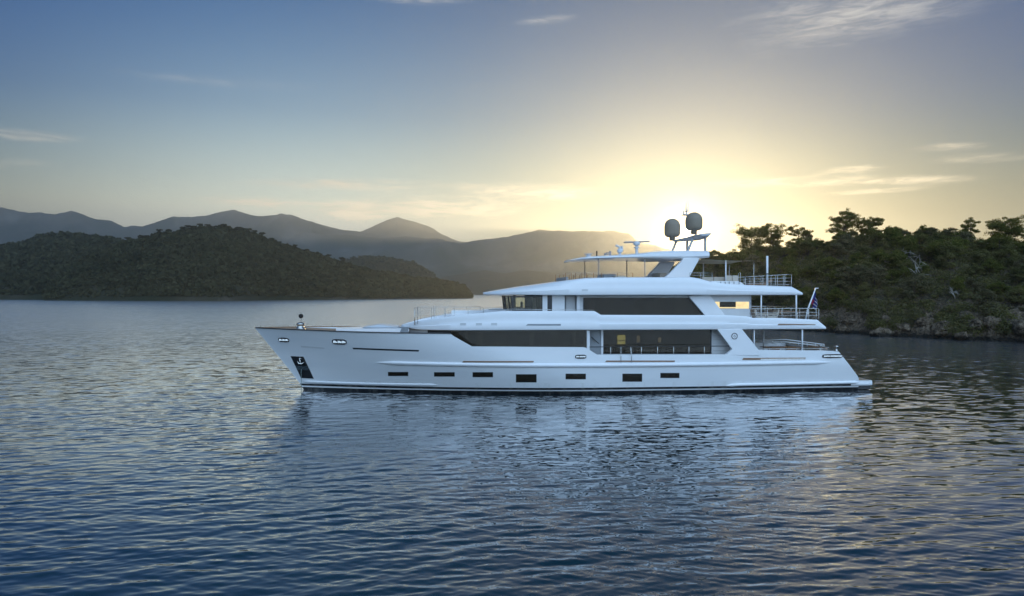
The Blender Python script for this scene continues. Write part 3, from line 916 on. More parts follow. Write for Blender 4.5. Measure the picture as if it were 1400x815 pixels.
def brow(name, x0, x1, T, B, bf, deckf, mat, xs_extra, inset, wall=0.14, n=150, knuck=True):
    xs = np.unique(np.concatenate([x0 + (x1 - x0) * np.linspace(0, 1, n) ** 1.15, xs_extra])); xs = xs[(xs >= x0) & (xs <= x1)]
    P = []
    for x in xs:
        b = bf(x, 0); t, bt, dk = T(x), B(x), deckf(x); i = inset(x); h = t - bt
        w = min(wall, b * 0.3)
        r = min(0.10, h * 0.3)
        half = [(max(b - 0.16, b * 0.5), bt), (b - 0.02 if b > 0.1 else b, bt + 0.04), (b, bt + r), (b, bt + h * 0.40), (b - 0.035 if knuck and b > 0.2 else b, bt + h * 0.46)]
        for q in (0.25, 0.5, 0.75):
            a = q * math.pi / 2
            half.append((b - i * (1 - math.cos(a)) - 0.035 * (b > 0.2), bt + h * 0.46 + (h * 0.54) * math.sin(a)))
        bi = max(b - i - 0.035 * (b > 0.2), b * 0.2)
        half.append((bi, t)); half.append((max(bi - w, bi * 0.6), t - 0.004)); half.append((max(bi - w, bi * 0.6), min(dk, t - 0.006)))
        P.append([(x, -yy, zz) for yy, zz in half] + [(x, yy, zz) for yy, zz in half[::-1]])
    m = MB(); m.grid(P, close=True); m.add(P[-1], [tuple(range(len(P[-1])))]); m.add(P[0], [tuple(range(len(P[0])))])
    return m.build(name, mat, yacht, autosm=0.5)
XU1 = UT[-1][0]
brow('upper_deck_bulwark', XU0, XU1, uT, uB, bU, lambda x: min(U_DECK if x > LX(640, -4) else 9, uT(x) - 0.16), M_WHITE, [a for a, b in UT[1:-1]], lambda x: 0.07)

XR0 = LX(660.3, 0.0); BR = 3.95
def bR(x, z=0):
    u = min(max((x - XR0) / 6.5, 0), 1); f = (1 - (1 - u) ** 2.2) ** 0.6 if u > 0 else 0
    return max(BR * f * (1 - 0.04 * float(smooth01((x - 4) / 12))), 0.02)
def insR(x):
    u = float(smooth01((x - XR0) / 7.5)); return bR(x) * 0.72 * (1 - u) + 0.28 * u
def bRt(x, z=0): return max(bR(x) - insR(x), 0.02)
RT = side_pts([(661, 399.9), (680, 396.5), (706, 392.3), (741, 387.8), (774, 383.3), (800, 380.2), (835, 379.2), (870, 379), (944, 379), (955, 380.4), (972, 385), (990, 387.2), (1019, 389.5), (1082, 391.8), (1095, 399.3)], bRt)
RB = side_pts([(661, 402.6), (688, 403.6), (760, 404.0), (1095, 403.6)], bR)
RT[0] = (XR0, RT[0][1]); RB[0] = (XR0, RB[0][1])
rT, rB = fn(RT), fn(RB); XR1 = RT[-1][0]
F_DECK = 7.25
brow('top_deck_bulwark', XR0, XR1, rT, rB, bR, lambda x: (rT(x) - 0.006) if x < LX(772, -3.5) else min(F_DECK, rT(x) - 0.1), M_WHITE, [a for a, b in RT[1:-1]], insR)

# ------------------------------------------------------------------ deck houses
def wallseg(name, px0, px1, py0, py1, yl, mat, thick=0.08, parent=yacht, slant0=0, slant1=0, both=True, out=0.0):
    """flat wall piece on both sides; slants move the lower corners (pixels)"""
    y = -yl - out
    a = loc(px0, py0, y); b = loc(px1, py0, y); c = loc(px1 + slant1, py1, y); d = loc(px0 + slant0, py1, y)
    o0 = None
    for sgn in ((1, -1) if both else (1,)):
        m = MB(); m.prism([a, b, c, d], sgn * y, sgn * (y + thick)); o = m.build(name, mat, parent)
        if sgn == 1: o0 = o
    return o0

# main deck: forward full-beam window band
def bM(x, z=0): return min(H(x, z), bU(x) - 0.0) - 0.10
mb = MB(); P = []
for x in np.linspace(LX(616, -4.1), LX(802, -4.1), 60):
    zt = uB(x) + 0.02; zb = ztop(x) - 0.25
    b0 = bM(x, 3.6); P.append([(x, -b0, zb), (x, -b0 + 0.02, zt), (x, -b0 + 0.12, zt), (x, -b0 + 0.1, zb)])
for sgn in (1, -1):
    m = MB(); m.grid([[(x, sgn * y, z) for x, y, z in r] for r in P], close=True); wb = m.build('cabin_window', M_GLASS, yacht, smooth=False)
# lining behind the glass, front house wall
xF, xG, xA = LX(570, -2.0), LX(616, -4.1), LX(802, -4.1)
m = MB(); m.box(xG + 0.3, xA, -3.1, 3.1, 2.9, 4.42); m.build('owners_cabin', M_INT, yacht)
# forward house under the brow (dark wraparound glass and white base)
m = MB(); P = []
for x in np.linspace(XU0 + 0.6, xG + 1.2, 40):
    b = max(bU(x) - 0.55, 0.1); b = min(b, H(x, 4.0) - 0.35); P.append([(x, -b, 3.6), (x, -b, uB(x) + 0.05), (x, b, uB(x) + 0.05), (x, b, 3.6)])
m.grid(P); m.add(P[0], [(0, 1, 2, 3)]); m.build('front_house', M_OFFW, yacht)
hp = []
for x in np.linspace(LX(584, -3), xG + 1.0, 30):
    b = min(max(bU(x) - 0.55, 0.1), H(x, 4.0) - 0.35) + 0.02; hp.append(x)
    P[:0] = []
for sgn in (1, -1):
    Q = []
    for x in hp:
        b = min(max(bU(x) - 0.55, 0.1), H(x, 4.0) - 0.35) + 0.03; Q.append([(x, -sgn * b, 3.75), (x, -sgn * b, uB(x) - 0.01)])
    MB().grid(Q).build('front_window', M_DARK, yacht)

YS = 3.30      # side deck house
# stairs alcove, pillars, saloon
wallseg('pillar', 802.3, 806.3, 452.2, 490, 4.02, M_WHITE, 0.25)
wallseg('alcove_wall', 806, 822.5, 450.5, 500, YS, M_GREY, 0.1)
wallseg('pillar', 822, 824.8, 451, 500, YS + 0.06, M_WHITE, 0.2)
xs0, xs1 = LX(824.8, -YS), LX(972.5, -YS)
wallseg('saloon_window', 824.8, 972.5, 450.5, 484, YS, M_GLASS, 0.05)
for px in (861.5, 898.5, 935.5):
    pass
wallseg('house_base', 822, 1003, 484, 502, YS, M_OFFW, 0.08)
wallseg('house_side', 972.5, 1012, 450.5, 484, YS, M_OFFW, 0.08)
wallseg('window_frame', 971.6, 973.0, 450.5, 484, YS + 0.03, M_DARK, 0.08)
wallseg('window_frame', 824.6, 972, 482.9, 484.0, YS + 0.03, M_DARK, 0.08)
for k in range(1, 7):
    z = 2.6 + k * 0.26
    MB().box(LX(975, -YS), LX(1004, -YS), -YS - 0.012, -YS + 0.02, z, z + 0.012).build('trim_line', M_GREY, yacht)
# stair rail in the alcove
a = loc(809, 461, -3.6); b = loc(819.3, 469.8, -3.6)
for s in (-1, 1): MB().tube([(a[0], s * 3.5, a[1]), (b[0], s * 3.5, b[1])], 0.03).build('stair_rail', M_DARK, yacht)
# saloon interior
xi0, xi1 = xs0 - 0.5, LX(1010, -YS)
m = MB(); m.box(xi0, xi1, -YS + 0.15, YS - 0.15, MAIN_Z + 0.01, MAIN_Z + 0.06); m.build('saloon_floor', M_INTD, yacht)
m = MB(); m.box(xi0, xi1, -0.2, -0.1, MAIN_Z + 0.06, 4.35); m.build('saloon_partition', M_INT, yacht)
m = MB(); m.box(xi0 - 0.1, xi0, -YS + 0.1, YS - 0.1, MAIN_Z, 4.37); m.build('saloon_bulkhead', M_INT, yacht)
m = MB(); m.box(xi1, xi1 + 0.08, -YS, YS, MAIN_Z, 4.37); m.build('aft_saloon_wall', M_OFFW, yacht)
def glimpse(px0, px1, py0, py1, yl, mat, name='daylight_glimpse'):
    a = loc(px0, py0, yl); b = loc(px1, py1, yl)
    MB().box(a[0], b[0], yl, yl + 0.03, b[1], a[1]).build(name, mat, yacht)
glimpse(844.3, 855, 458.3, 465.2, -0.26, M_DAY_GLOW, 'saloon_daylight_glow'); glimpse(844.3, 855, 466.5, 470.6, -0.26, M_DAY_GLOW, 'saloon_daylight_glow')  # emissive panels added in place of daylight through the far window
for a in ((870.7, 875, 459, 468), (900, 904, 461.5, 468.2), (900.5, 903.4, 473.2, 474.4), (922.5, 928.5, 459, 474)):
    glimpse(*a, -0.26, M_DAY_GLOW_PALE if a[0] < 920 else M_GREY)  # glowing panels and one grey panel imitate daylight through the far windows
# sofas dimly inside
for px in (835, 880, 915, 950):
    x = LX(px, -2.2); MB().box(x - 0.5, x + 0.5, -2.6, -1.8, MAIN_Z + 0.06, MAIN_Z + 0.8).build('saloon_seat', M_GREY, yacht, bevel=0.05)

# fins
def fin(name, pix, yl, thick, mat=M_WHITE, bevel=0.03):
    q = [loc(px, py, -yl) for px, py in pix]
    for sgn in (1, -1): MB().prism(q, -sgn * yl, -sgn * (yl - thick)).build(name, mat, yacht, bevel=bevel)
yf = H(LX(1010, -4.2), 3.5) + 0.015
fin('side_fin', [(980.5, 450), (1014.5, 450), (1038.5, 479.5), (1038.5, 486), (990, 486), (994, 484.2), (1001.3, 477.6)], yf, 0.28)
fin('upper_fin', [(941.5, 405.2), (970.0, 402.8), (992, 432), (992, 434), (964, 434), (963.6, 431)], 3.42, 0.25)
# emblem: ring with two strokes
def emblem():
    c = loc(1004.3, 459.6, -yf); r = 0.20
    for sgn in (1, -1):
        y = -sgn * (yf + 0.012)
        pts = [(c[0] + r * math.cos(t), y, c[1] + r * math.sin(t)) for t in np.linspace(0, 2 * math.pi, 33)]
        m = MB(); m.tube(pts, 0.024, 6, cap=False)
        m.tube([(c[0] - 0.10, y, c[1] + 0.01), (c[0] - 0.04, y, c[1] - 0.02), (c[0] + 0.02, y, c[1] + 0.08)], 0.012, 6)
        m.tube([(c[0] - 0.03, y, c[1] - 0.08), (c[0] + 0.05, y, c[1] - 0.06), (c[0] + 0.08, y, c[1] + 0.02)], 0.010, 6)
        m.build('round_emblem', M_DARK, yacht)
emblem()

# bridge deck house
YB = 3.15
xb0 = LX(686, 0.0); xb1 = LX(701, -2.6)
zb0, zb1 = U_DECK - 0.1, rB(0) + 0.06
m = MB()
z_s = LZ(424.3, 710, -YB)   # window sill
z_h = LZ(406.5, 710, -YB)
# raked, faceted windscreen
xc_ = LX(701, -YB) - 0.12
front = [(xc_, -YB), (xb0 + 0.28, -2.3), (xb0 + 0.12, -0.9), (xb0 + 0.12, 0.9), (xb0 + 0.28, 2.3), (xc_, YB)]
for i in range(5):
    (xa, ya), (xc, yc) = front[i], front[i + 1]
    rk = 0.12
    m = MB(); m.add([(xa + rk, ya, z_s), (xc + rk, yc, z_s), (xc, yc, z_h + .1), (xa, ya, z_h + .1)], [(0, 1, 2, 3)])
    m.add([(xa + rk + .05, ya, z_s), (xc + rk + .05, yc, z_s), (xc + .05, yc, z_h + .1), (xa + .05, ya, z_h + .1)], [(3, 2, 1, 0)])
    m.build('windscreen', M_CLEAR, yacht)
    MB().tube([(xa + rk, ya, z_s), (xa, ya, z_h + .1)], 0.06).build('mullion', M_DARK, yacht)
    m = MB(); mid = ((xa + xc) / 2, (ya + yc) / 2); m.tube([(mid[0] + rk - .06, mid[1], z_s), (mid[0] + .1, mid[1] + .25, (z_s + z_h) / 2 + .1)], 0.025); m.build('wiper', M_DARK, yacht)
m = MB(); m.add([(x + 0.3, y, zb0) for x, y in front] + [(x + 0.3, y, z_s) for x, y in front], [(i, i + 1, 7 + i, 6 + i) for i in range(5)] + [tuple(range(6, 12))]); m.build('bridge_front', M_OFFW, yacht)
# helm, chairs, partition inside the bridge
m = MB(); m.box(xb0 + 0.9, xb0 + 1.6, -1.9, 1.9, zb0, z_s + 0.12); m.build('helm_console', M_INTD, yacht, bevel=0.05)
for y in (-1.0, 1.0):
    x = LX(709, y)
    m = MB(); m.box(x - 0.25, x + 0.25, y - 0.28, y + 0.28, zb0 + 0.5, z_s + 0.1); m.box(x + 0.16, x + 0.28, y - 0.26, y + 0.26, z_s + 0.1, z_s + 0.55); m.tube([(x, y, zb0), (x, y, zb0 + 0.5)], 0.06)
    m.build('helm_chair', M_INTD, yacht, bevel=0.04)
xs_a, xs_b = LX(741, -YB), LX(717.5, -YB)
# far side: posts that leave two bright openings
def far_panel(px0, px1, yl, mat=M_INTD, name='bridge_pillar', z0=None, z1=None):
    a, b = LX(px0, yl), LX(px1, yl); MB().box(a, b, yl - 0.05, yl + 0.05, z0 or zb0, z1 or zb1).build(name, mat, yacht)
far_panel(717.3, 728.0, 2.6); far_panel(733.2, 745, 2.6); far_panel(701.5, 705, 2.6)
a = LX(741.5, -YB)
MB().box(a + 1.3, a + 1.38, -YB + 0.1, YB - 0.1, zb0, zb1).build('bridge_bulkhead', M_INTD, yacht)
sw = wallseg('bridge_window', 701, 741, 406.4, 424.6, YB, M_CLEAR, 0.02)
for px in (701.2, 741.0): wallseg('window_frame', px - 0.7, px + 0.7, 405, 425, YB + 0.03, M_DARK, 0.08)
wallseg('window_frame', 701, 741, 405.2, 406.8, YB + 0.03, M_DARK, 0.08)
wallseg('window_frame', 701, 741, 424, 425.4, YB + 0.03, M_DARK, 0.08)
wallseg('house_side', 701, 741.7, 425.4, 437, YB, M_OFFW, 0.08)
wallseg('house_side', 741.7, 748.4, 402.5, 437, YB, M_WHITE, 0.08)
wallseg('side_window', 748.4, 754.9, 402.5, 437, YB - 0.03, M_DARK, 0.08)
wallseg('house_side', 754.9, 772, 402.5, 437, YB, M_WHITE, 0.08)
wallseg('door_recess', 772, 789, 402.5, 437, YB - 0.5, M_GREY, 0.08)
wallseg('door', 774, 786, 405, 433, YB - 0.46, M_OFFW, 0.05)
wallseg('pillar', 788.8, 792.8, 402.5, 437, YB, M_WHITE, 0.4)
wallseg('house_side', 792.8, 798, 402.5, 437, YB + 0.02, M_OFFW, 0.08)
wallseg('lounge_window', 798, 966, 406.6, 437, YB + 0.02, M_GLASS, 0.05)
wallseg('window_frame', 797.6, 964, 402.8, 406.9, YB + 0.04, M_OFFW, 0.09)
wallseg('window_frame', 797.2, 798.6, 406.9, 437, YB + 0.05, M_DARK, 0.08)
xl0, xl1 = LX(790, -YB), LX(968, -YB)
MB().box(xl0, xl1, -0.3, -0.2, zb0, zb1).build('lounge_partition', M_INT, yacht)
MB().box(xl0, xl1, -YB + 0.1, YB - 0.1, zb0 - 0.05, zb0).build('lounge_floor', M_INTD, yacht)
glimpse(869, 881, 412, 420, -0.36, M_GREY, 'wall_panel'); glimpse(900, 915, 410, 422, -0.36, M_INTD, 'wall_panel')
for px, w, mt in ((806, 7, M_OFFW), (848, 5, M_GREY), (866, 12, M_OFFW), (893, 5, M_GREY), (921, 9, M_GREY)):
    a = loc(px, 408.5, -2.75); b = loc(px + w, 436, -2.75)
    MB().box(a[0], b[0], -2.8, -2.74, zb0, a[1]).build('curtain', mt, yacht)
for px, w, mt in ((652, 8, M_OFFW), (676, 16, M_GREY), (724, 6, M_OFFW), (748, 14, M_GREY), (782, 5, M_OFFW)):
    a = loc(px, 454, -3.2); b = loc(px + w, 474, -3.2)
    MB().box(a[0], b[0], -3.22, -3.12, b[1], a[1]).build('curtain', mt, yacht)
# bar pantry aft of the fin, emissive panels imitating sunlit ones
MB().box(LX(968, -YB), LX(1025.5, -YB), -0.4, -0.3, zb0, zb1).build('pantry_back', M_INT, yacht)
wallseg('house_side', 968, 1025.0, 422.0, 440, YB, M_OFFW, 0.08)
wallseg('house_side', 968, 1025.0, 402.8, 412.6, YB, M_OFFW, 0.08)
wallseg('pantry_window', 984, 1006, 412.6, 420.0, YB, M_GLASS, 0.05)
wallseg('sun_glow_panel', 971, 984, 412.6, 421.8, YB - 0.02, M_SUN_GLOW, 0.05)
wallseg('sun_glow_panel', 1006, 1024.4, 412.6, 422.0, YB - 0.02, M_SUN_GLOW, 0.05)
wallseg('sun_glow_sill', 984, 1006, 420.0, 421.6, YB - 0.01, M_SUN_GLOW, 0.05)
wallseg('corner_post', 1024.2, 1025.6, 402.8, 436, YB + 0.01, M_OFFW, 0.3)

# aft deck stanchions
def column(px, y0, y1, yl, r, mat=M_WHITE):
    for sgn in (1, -1):
        a = loc(px, y0, -yl); b = loc(px, y1, -yl)
        MB().tube([(a[0], -sgn * yl, a[1]), (b[0], -sgn * yl, b[1])], r, 10).build('deck_column', mat, yacht, smooth=True)
column(1040.7, 402, 438, 3.7, 0.05); column(1088.6, 402, 438, 3.7, 0.055)
column(1031.3, 450, 482, 3.9, 0.045); column(1097, 450, 482, 3.9, 0.055)
for sgn in (1,):
    a = loc(1044, 452, 2.6); b = loc(1044, 474, 2.6)
    MB().tube([(a[0], 2.6, a[1]), (a[0], 2.6, MAIN_Z)], 0.06, 10).build('deck_column', M_OFFW, yacht, smooth=True)

# slots and vents on the brows
for bf, pix, mat in ((bU, [(721.5, 443.0), (766.7, 443.0), (766.7, 445.3), (719, 445.3)], M_GREY), (bU, [(1065, 442.6), (1115, 443.4), (1115, 444.2), (1063, 444.8)], M_BRONZE)):
    hull_patch(pix, 'brow_slot', mat, 0.012, bf)
for x in (629, 650.6, 671.5): hull_patch(rect(x, x + 8.2, 441.6, 445.0), 'vent', M_OFFW, 0.008, bU)
hull_patch(rect(795.4, 804, 395.5, 398), 'vent', M_OFFW, 0.01, bR)
# ------------------------------------------------------------------ railings
def railing(pts, heights, r=0.018, post_at=None, h=None, mat=M_STEEL, name='railing', pr=0.016, glass=False):
    """pts: base line (local xyz). heights: rail heights over it. post_at: indices or list of base points"""
    m = MB()
    for hh in heights: m.tube([(x, y, z + hh) for x, y, z in pts], r if hh == max(heights) else r * 0.6, 6)
    o = m.build(name, mat, yacht, smooth=True)
    top = max(heights)
    for (x, y, z) in (post_at or pts):
        MB().tube([(x, y, z - 0.02), (x, y, z + top)], pr, 6).build('post', mat, o, smooth=True)
    return o

def along(pxs, yl, zf):
    return [(LX(px, yl), yl, zf(LX(px, yl))) for px in pxs]
# upper foredeck rail (around the front lounge)
for sgn in (-1, 1):
    pl = []
    for px in (567, 571, 590, 593.5, 608, 621, 640, 661):
        yl = -2.0 if px < 575 else -2.6
        pl.append((LX(px, yl), sgn * abs(yl)))
    base = [(x, y, uT(x) - 0.05) for x, y in pl]
    ztopr = LZ(421, 600, -2.6)
    m = MB()
    m.tube([(x, y, ztopr) for x, y, z in base], 0.016, 6); m.tube([(x, y, ztopr - 0.3) for x, y, z in base if z < ztopr - 0.35], 0.009, 6); m.tube([(x, y, ztopr - 0.55) for x, y, z in base if z < ztopr - 0.55], 0.009, 6)
    o = m.build('foredeck_railing', M_STEEL, yacht, smooth=True)
    for i, (x, y, z) in enumerate(base): MB().tube([(x, y, z - 0.15), (x, y, ztopr)], 0.035 if i == 0 else 0.016, 6).build('post', M_STEEL, o, smooth=True)
# far side low coaming of the lounge and glass screen
x0, x1 = LX(617, 2.5), LX(662, 2.5)
MB().box(x0, x1, 2.3, 2.45, uT(x0) - 0.2, LZ(424.3, 640, 2.4)).build('lounge_coaming', M_WHITE, yacht, bevel=0.03)
# rails ahead of the bridge
for s in (-1, 1):
    m = MB(); m.tube([(LX(668, -2.8), s * 2.8, LZ(423.5, 680, -2.8)), (LX(700, -3.6), s * 3.6, LZ(422.6, 700, -3.6)), (LX(760, -4.0), s * 4.0, LZ(423.4, 760, -4)), (LX(812, -4.0), s * 4.0, LZ(424.0, 812, -4))], 0.022, 6)
    m.build('bridge_handrail', M_STEEL, yacht, smooth=True)
# side deck rail, main deck
zr = LZ(473.8, 900, -4.1)
for s in (-1, 1):
    pm = along((835, 849, 862.5, 877, 899, 921, 942, 963), -4.12, ztop)
    m = MB(); m.tube([(LX(806, -4.12), s * 4.12, zr), (LX(1000, -4.12), s * 4.12, zr)], 0.025, 6)
    o = m.build('side_deck_railing', M_DARK, yacht, smooth=True)
    for x, y, z in pm: MB().tube([(x, s * 4.12, z - 0.1), (x, s * 4.12, zr)], 0.03 if x < 99 else .02, 6).build('post', M_STEEL, o, smooth=True)
# boarding ladder hanging on the side
x0, x1 = LX(849, -4.35), LX(863.5, -4.35)
for x in (x0, x1): MB().tube([(x, -4.36, LZ(477, 856, -4.35)), (x, -4.37, LZ(496, 856, -4.35))], 0.018, 6).build('gate_rail', M_STEEL, yacht, smooth=True)
# upper aft deck rail
bx = [LX(p, -3.95) for p in (1025, 1034, 1049, 1069, 1088, 1105, 1116, 1119.5)]
zt = LZ(421.9, 1070, -3.95)
for s in (-1, 1):
    m = MB()
    for k, z in ((0.022, zt), (0.012, zt - 0.28), (0.012, zt - 0.5)):
        m.tube([(x, s * 3.95, z) for x in bx], k, 6)
    o = m.build('aft_deck_railing', M_STEEL, yacht, smooth=True)
    for x in bx[1:]: MB().tube([(x, s * 3.95, uT(x) - 0.2), (x, s * 3.95, zt)], 0.018, 6).build('post', M_STEEL, o, smooth=True)
m = MB()
for z in (zt, zt - 0.28, zt - 0.5): m.tube([(bx[-1], -3.95, z), (bx[-1], 3.95, z)], 0.016, 6)
o = m.build('stern_railing', M_STEEL, yacht, smooth=True)
for y in (-2.6, -1.3, 0, 1.3, 2.6): MB().tube([(bx[-1], y, U_DECK - 0.1), (bx[-1], y, zt)], 0.018, 6).build('post', M_STEEL, o, smooth=True)
# top deck aft rail
for s in (-1, 1):
    xs = [LX(p, -3.4) for p in (1019, 1031, 1043, 1054, 1063, 1073, 1082)]
    m = MB(); ztp = [LZ(y, p, -3.4) for p, y in ((1019, 378.6), (1031, 378), (1043, 377.4), (1054, 376.6), (1063, 376.2), (1073, 375.6), (1082, 375.2))]
    for f, rr in ((1.0, 0.022), (0.72, 0.012), (0.45, 0.012), (0.18, 0.012)):
        m.tube([(x, s * 3.4, rT(x) + (z - rT(x)) * f) for x, z in zip(xs, ztp)], rr, 6)
    o = m.build('top_deck_railing', M_STEEL, yacht, smooth=True)
    for x, z in zip(xs, ztp): MB().tube([(x, s * 3.4, rT(x) - 0.3), (x, s * 3.4, z)], 0.018, 6).build('post', M_STEEL, o, smooth=True)
m = MB(); xe = xs[-1]
for f in (1.0, 0.72, 0.45, 0.18): m.tube([(xe, -3.4, rT(xe) + (ztp[-1] - rT(xe)) * f), (xe, 3.4, rT(xe) + (ztp[-1] - rT(xe)) * f)], 0.015, 6)
o = m.build('top_deck_railing', M_STEEL, yacht, smooth=True)
for y in (-2.2, -1.0, 0.2, 1.4, 2.5): MB().tube([(xe, y, rT(xe) - 0.3), (xe, y, ztp[-1])], 0.018, 6).build('post', M_STEEL, o, smooth=True)
# rails by the fin and near the hatch
for s in (-1, 1):
    xs = [LX(p, -3.3) for p in (943, 958, 973.5)]; z0 = LZ(373.2, 958, -3.3)
    m = MB(); m.tube([(x, s * 3.3, z0) for x in xs], 0.018, 6); m.tube([(x, s * 3.3, z0 - 0.17) for x in xs], 0.012, 6)
    o = m.build('deck_side_railing', M_STEEL, yacht, smooth=True)
    for x in xs: MB().tube([(x, s * 3.3, rT(x) - 0.2), (x, s * 3.3, z0)], 0.016, 6).build('post', M_STEEL, o, smooth=True)
# flybridge windscreen rail
pxs = (774, 781, 787, 795.5, 802, 811.5, 822.6, 844, 865)
m = MB(); zf = LZ(373.2, 800, -2.6)
for s in (-1, 1):
    line = [(LX(p, -2.6), s * (2.6 if p > 778 else 2.3), zf) for p in pxs]; m = MB(); m.tube(line, 0.010, 6)
    o = m.build('flybridge_railing', M_STEEL, yacht, smooth=True)
    for x, y, z in line: MB().tube([(x, y, rT(x) - 0.4), (x, y, z)], 0.020, 6).build('post', M_TEAK, o, smooth=True)
MB().box(LX(774, -2.3), LX(774, -2.3) + 0.15, -2.3, 2.3, LZ(381.5, 774, 0) - .25, LZ(379.6, 774, 0)).build('flybridge_coaming', M_GREY, yacht, bevel=0.02)

# ------------------------------------------------------------------ hardtop, arch, mast
HTT = [loc(px, py, -2.7) for px, py in ((784, 354.1), (798.6, 351.2), (820.7, 349.7), (848, 348.4), (870.4, 346.8), (892.5, 344.2), (915, 342.8), (940, 342.4), (969.8, 342.9))]
HTB = [loc(px, py, -2.7) for px, py in ((784, 355.2), (798.6, 354.2), (820.7, 353.4), (848, 352.8), (870.4, 352.6), (892.5, 353.0), (915, 353.4), (940, 353.2), (969.8, 352.2))]
htt, htb = fn(HTT), fn(HTB)
P = []
for x in np.unique(np.concatenate([np.linspace(HTT[0][0], HTT[-1][0], 40), HTT[0][0] + np.linspace(0, 0.8, 8)])):
    u = min((x - HTT[0][0]) / 1.6, 1); b = 2.75 * (0.55 + 0.45 * (1 - (1 - u) ** 2.2) ** 0.6)
    t, bt = htt(x), htb(x); h = t - bt
    P.append([(x, -b + 0.1, bt), (x, -b, bt + 0.25 * h), (x, -b + 0.04, bt + 0.7 * h), (x, -b + 0.25, t), (x, 0, t + 0.05), (x, b - 0.25, t), (x, b - 0.04, bt + 0.7 * h), (x, b, bt + 0.25 * h), (x, b - 0.1, bt)])
m = MB(); m.grid(P, close=True); m.add(P[0], [tuple(range(9))]); m.add(P[-1], [tuple(range(9))])
m.build('hardtop', M_WHITE, yacht, autosm=0.5)
# near and far arch legs
arch = [(934.5, 353.0), (956.5, 353.0), (954.5, 357.5), (949, 367), (941.8, 381), (941.8, 384), (908, 384), (908.5, 379.5), (915.5, 374), (924, 365), (931, 358)]
fin('arch_leg', arch, 2.85, 0.30, M_WHITE, 0.03)
for px in (818.3, 881.5):
    for s in (-1, 1):
        a = loc(px, 353.5, -2.5); MB().tube([(a[0], s * 2.5, htb(a[0]) + 0.05), (a[0], s * 2.5, F_DECK)], 0.04, 8).build('hardtop_post', M_GREY, yacht, smooth=True)
# sun awning abaft the hardtop
xa0, xa1 = LX(969, -2.2), LX(1032, -2.2)
m = MB(); P = []
for i in range(9):
    x = xa0 + (xa1 - xa0) * i / 8; P.append([(x, y, LZ(354.6 + 1.0 * i / 8, 1000, -2.2) + 0.05 * math.cos(y) - 0.05 * math.sin(math.pi * i / 8)) for y in np.linspace(-2.3, 2.3, 7)])
m.grid(P); P2 = [[(x, y, z - 0.03) for x, y, z in r] for r in P]; m.grid(P2)
m.build('sun_awning', M_AWN, yacht, smooth=True)
for s in (-1, 1):
    x = LX(992.2, -2.2); MB().tube([(x, s * 2.2, F_DECK), (x, s * 2.2, LZ(356, 992, -2.2))], 0.05, 8).build('awning_pole', M_WHITE, yacht, smooth=True)
    x = LX(1030.5, -2.2); MB().tube([(x, s * 2.2, F_DECK), (x, s * 2.2, LZ(356, 1030, -2.2))], 0.02, 6).build('awning_pole', M_STEEL, yacht, smooth=True)
# tall white pole on the aft top deck
x, y = LX(1048.8, -3.5), -3.5
m = MB(); m.tube([(x, y, F_DECK + 0.1), (x, y, LZ(350, 1049, y))], 0.075, 10); po = m.build('antenna_pole', M_WHITE, yacht, smooth=True)
m = MB(); m.tube([(x, y, LZ(375.3, 1049, y)), (x, y, LZ(374.0, 1049, y))], 0.085, 10); m.build('collar', M_DARK, po)

# mast platform
zp = 10.95
xm = LX(938, 0)
m = MB()
P = []
for y in np.linspace(-3.0, 3.0, 25):
    k = 1 - 0.55 * abs(y / 3.0) ** 2.5; t = 0.16 * k + 0.03; xc = xm + 0.35
    lift = 0.12 * abs(y / 3) ** 1.5
    P.append([(xc - 0.95 * k, y, zp + lift), (xc - 0.5 * k, y, zp + t * 0.6 + lift), (xc + 0.7 * k, y, zp + t + lift), (xc + 0.95 * k, y, zp + t * .8 + lift), (xc + 0.7 * k, y, zp - 0.05 + lift), (xc - 0.5 * k, y, zp - 0.10 + lift)])
m.grid(P, close=True); m.add(P[0], [tuple(range(6))]); m.add(P[-1], [tuple(range(6))])
mast = m.build('mast_platform', M_OFFW, yacht, autosm=0.6)
for y in (-1.9, 1.9):
    for x_top, x_bot, r in ((xm - 0.1, xm - 0.55, 0.09), (xm + 0.75, xm + 0.75, 0.10)):
        MB().tube([(x_top, y, zp + 0.05), (x_bot, y, htt(x_bot) - 0.03)], r, 8).build('mast_leg', M_OFFW, yacht, smooth=True)
# radomes
for y, px in ((-2.0, 948.5), (2.0, 919)):
    x = LX(px, y); r = 0.61
    zb = LZ(315, px, y) if y < 0 else LZ(324, px, y); zt_ = LZ(290.3, px, y) if y < 0 else LZ(299, px, y); h = zt_ - zb
    prof = [(0.22, -0.28), (0.22, -0.02), (0.42, 0.0), (r * 0.93, 0.12), (r, 0.28), (r, h - r * 0.95)]
    prof += [(r * math.cos(a), h - r * 0.95 + r * 0.95 * math.sin(a)) for a in np.linspace(0.15, math.pi / 2 - 0.05, 9)]
    MB().lathe(prof, (x, y, zb), 32).build('radome', M_DOME, yacht, smooth=True)
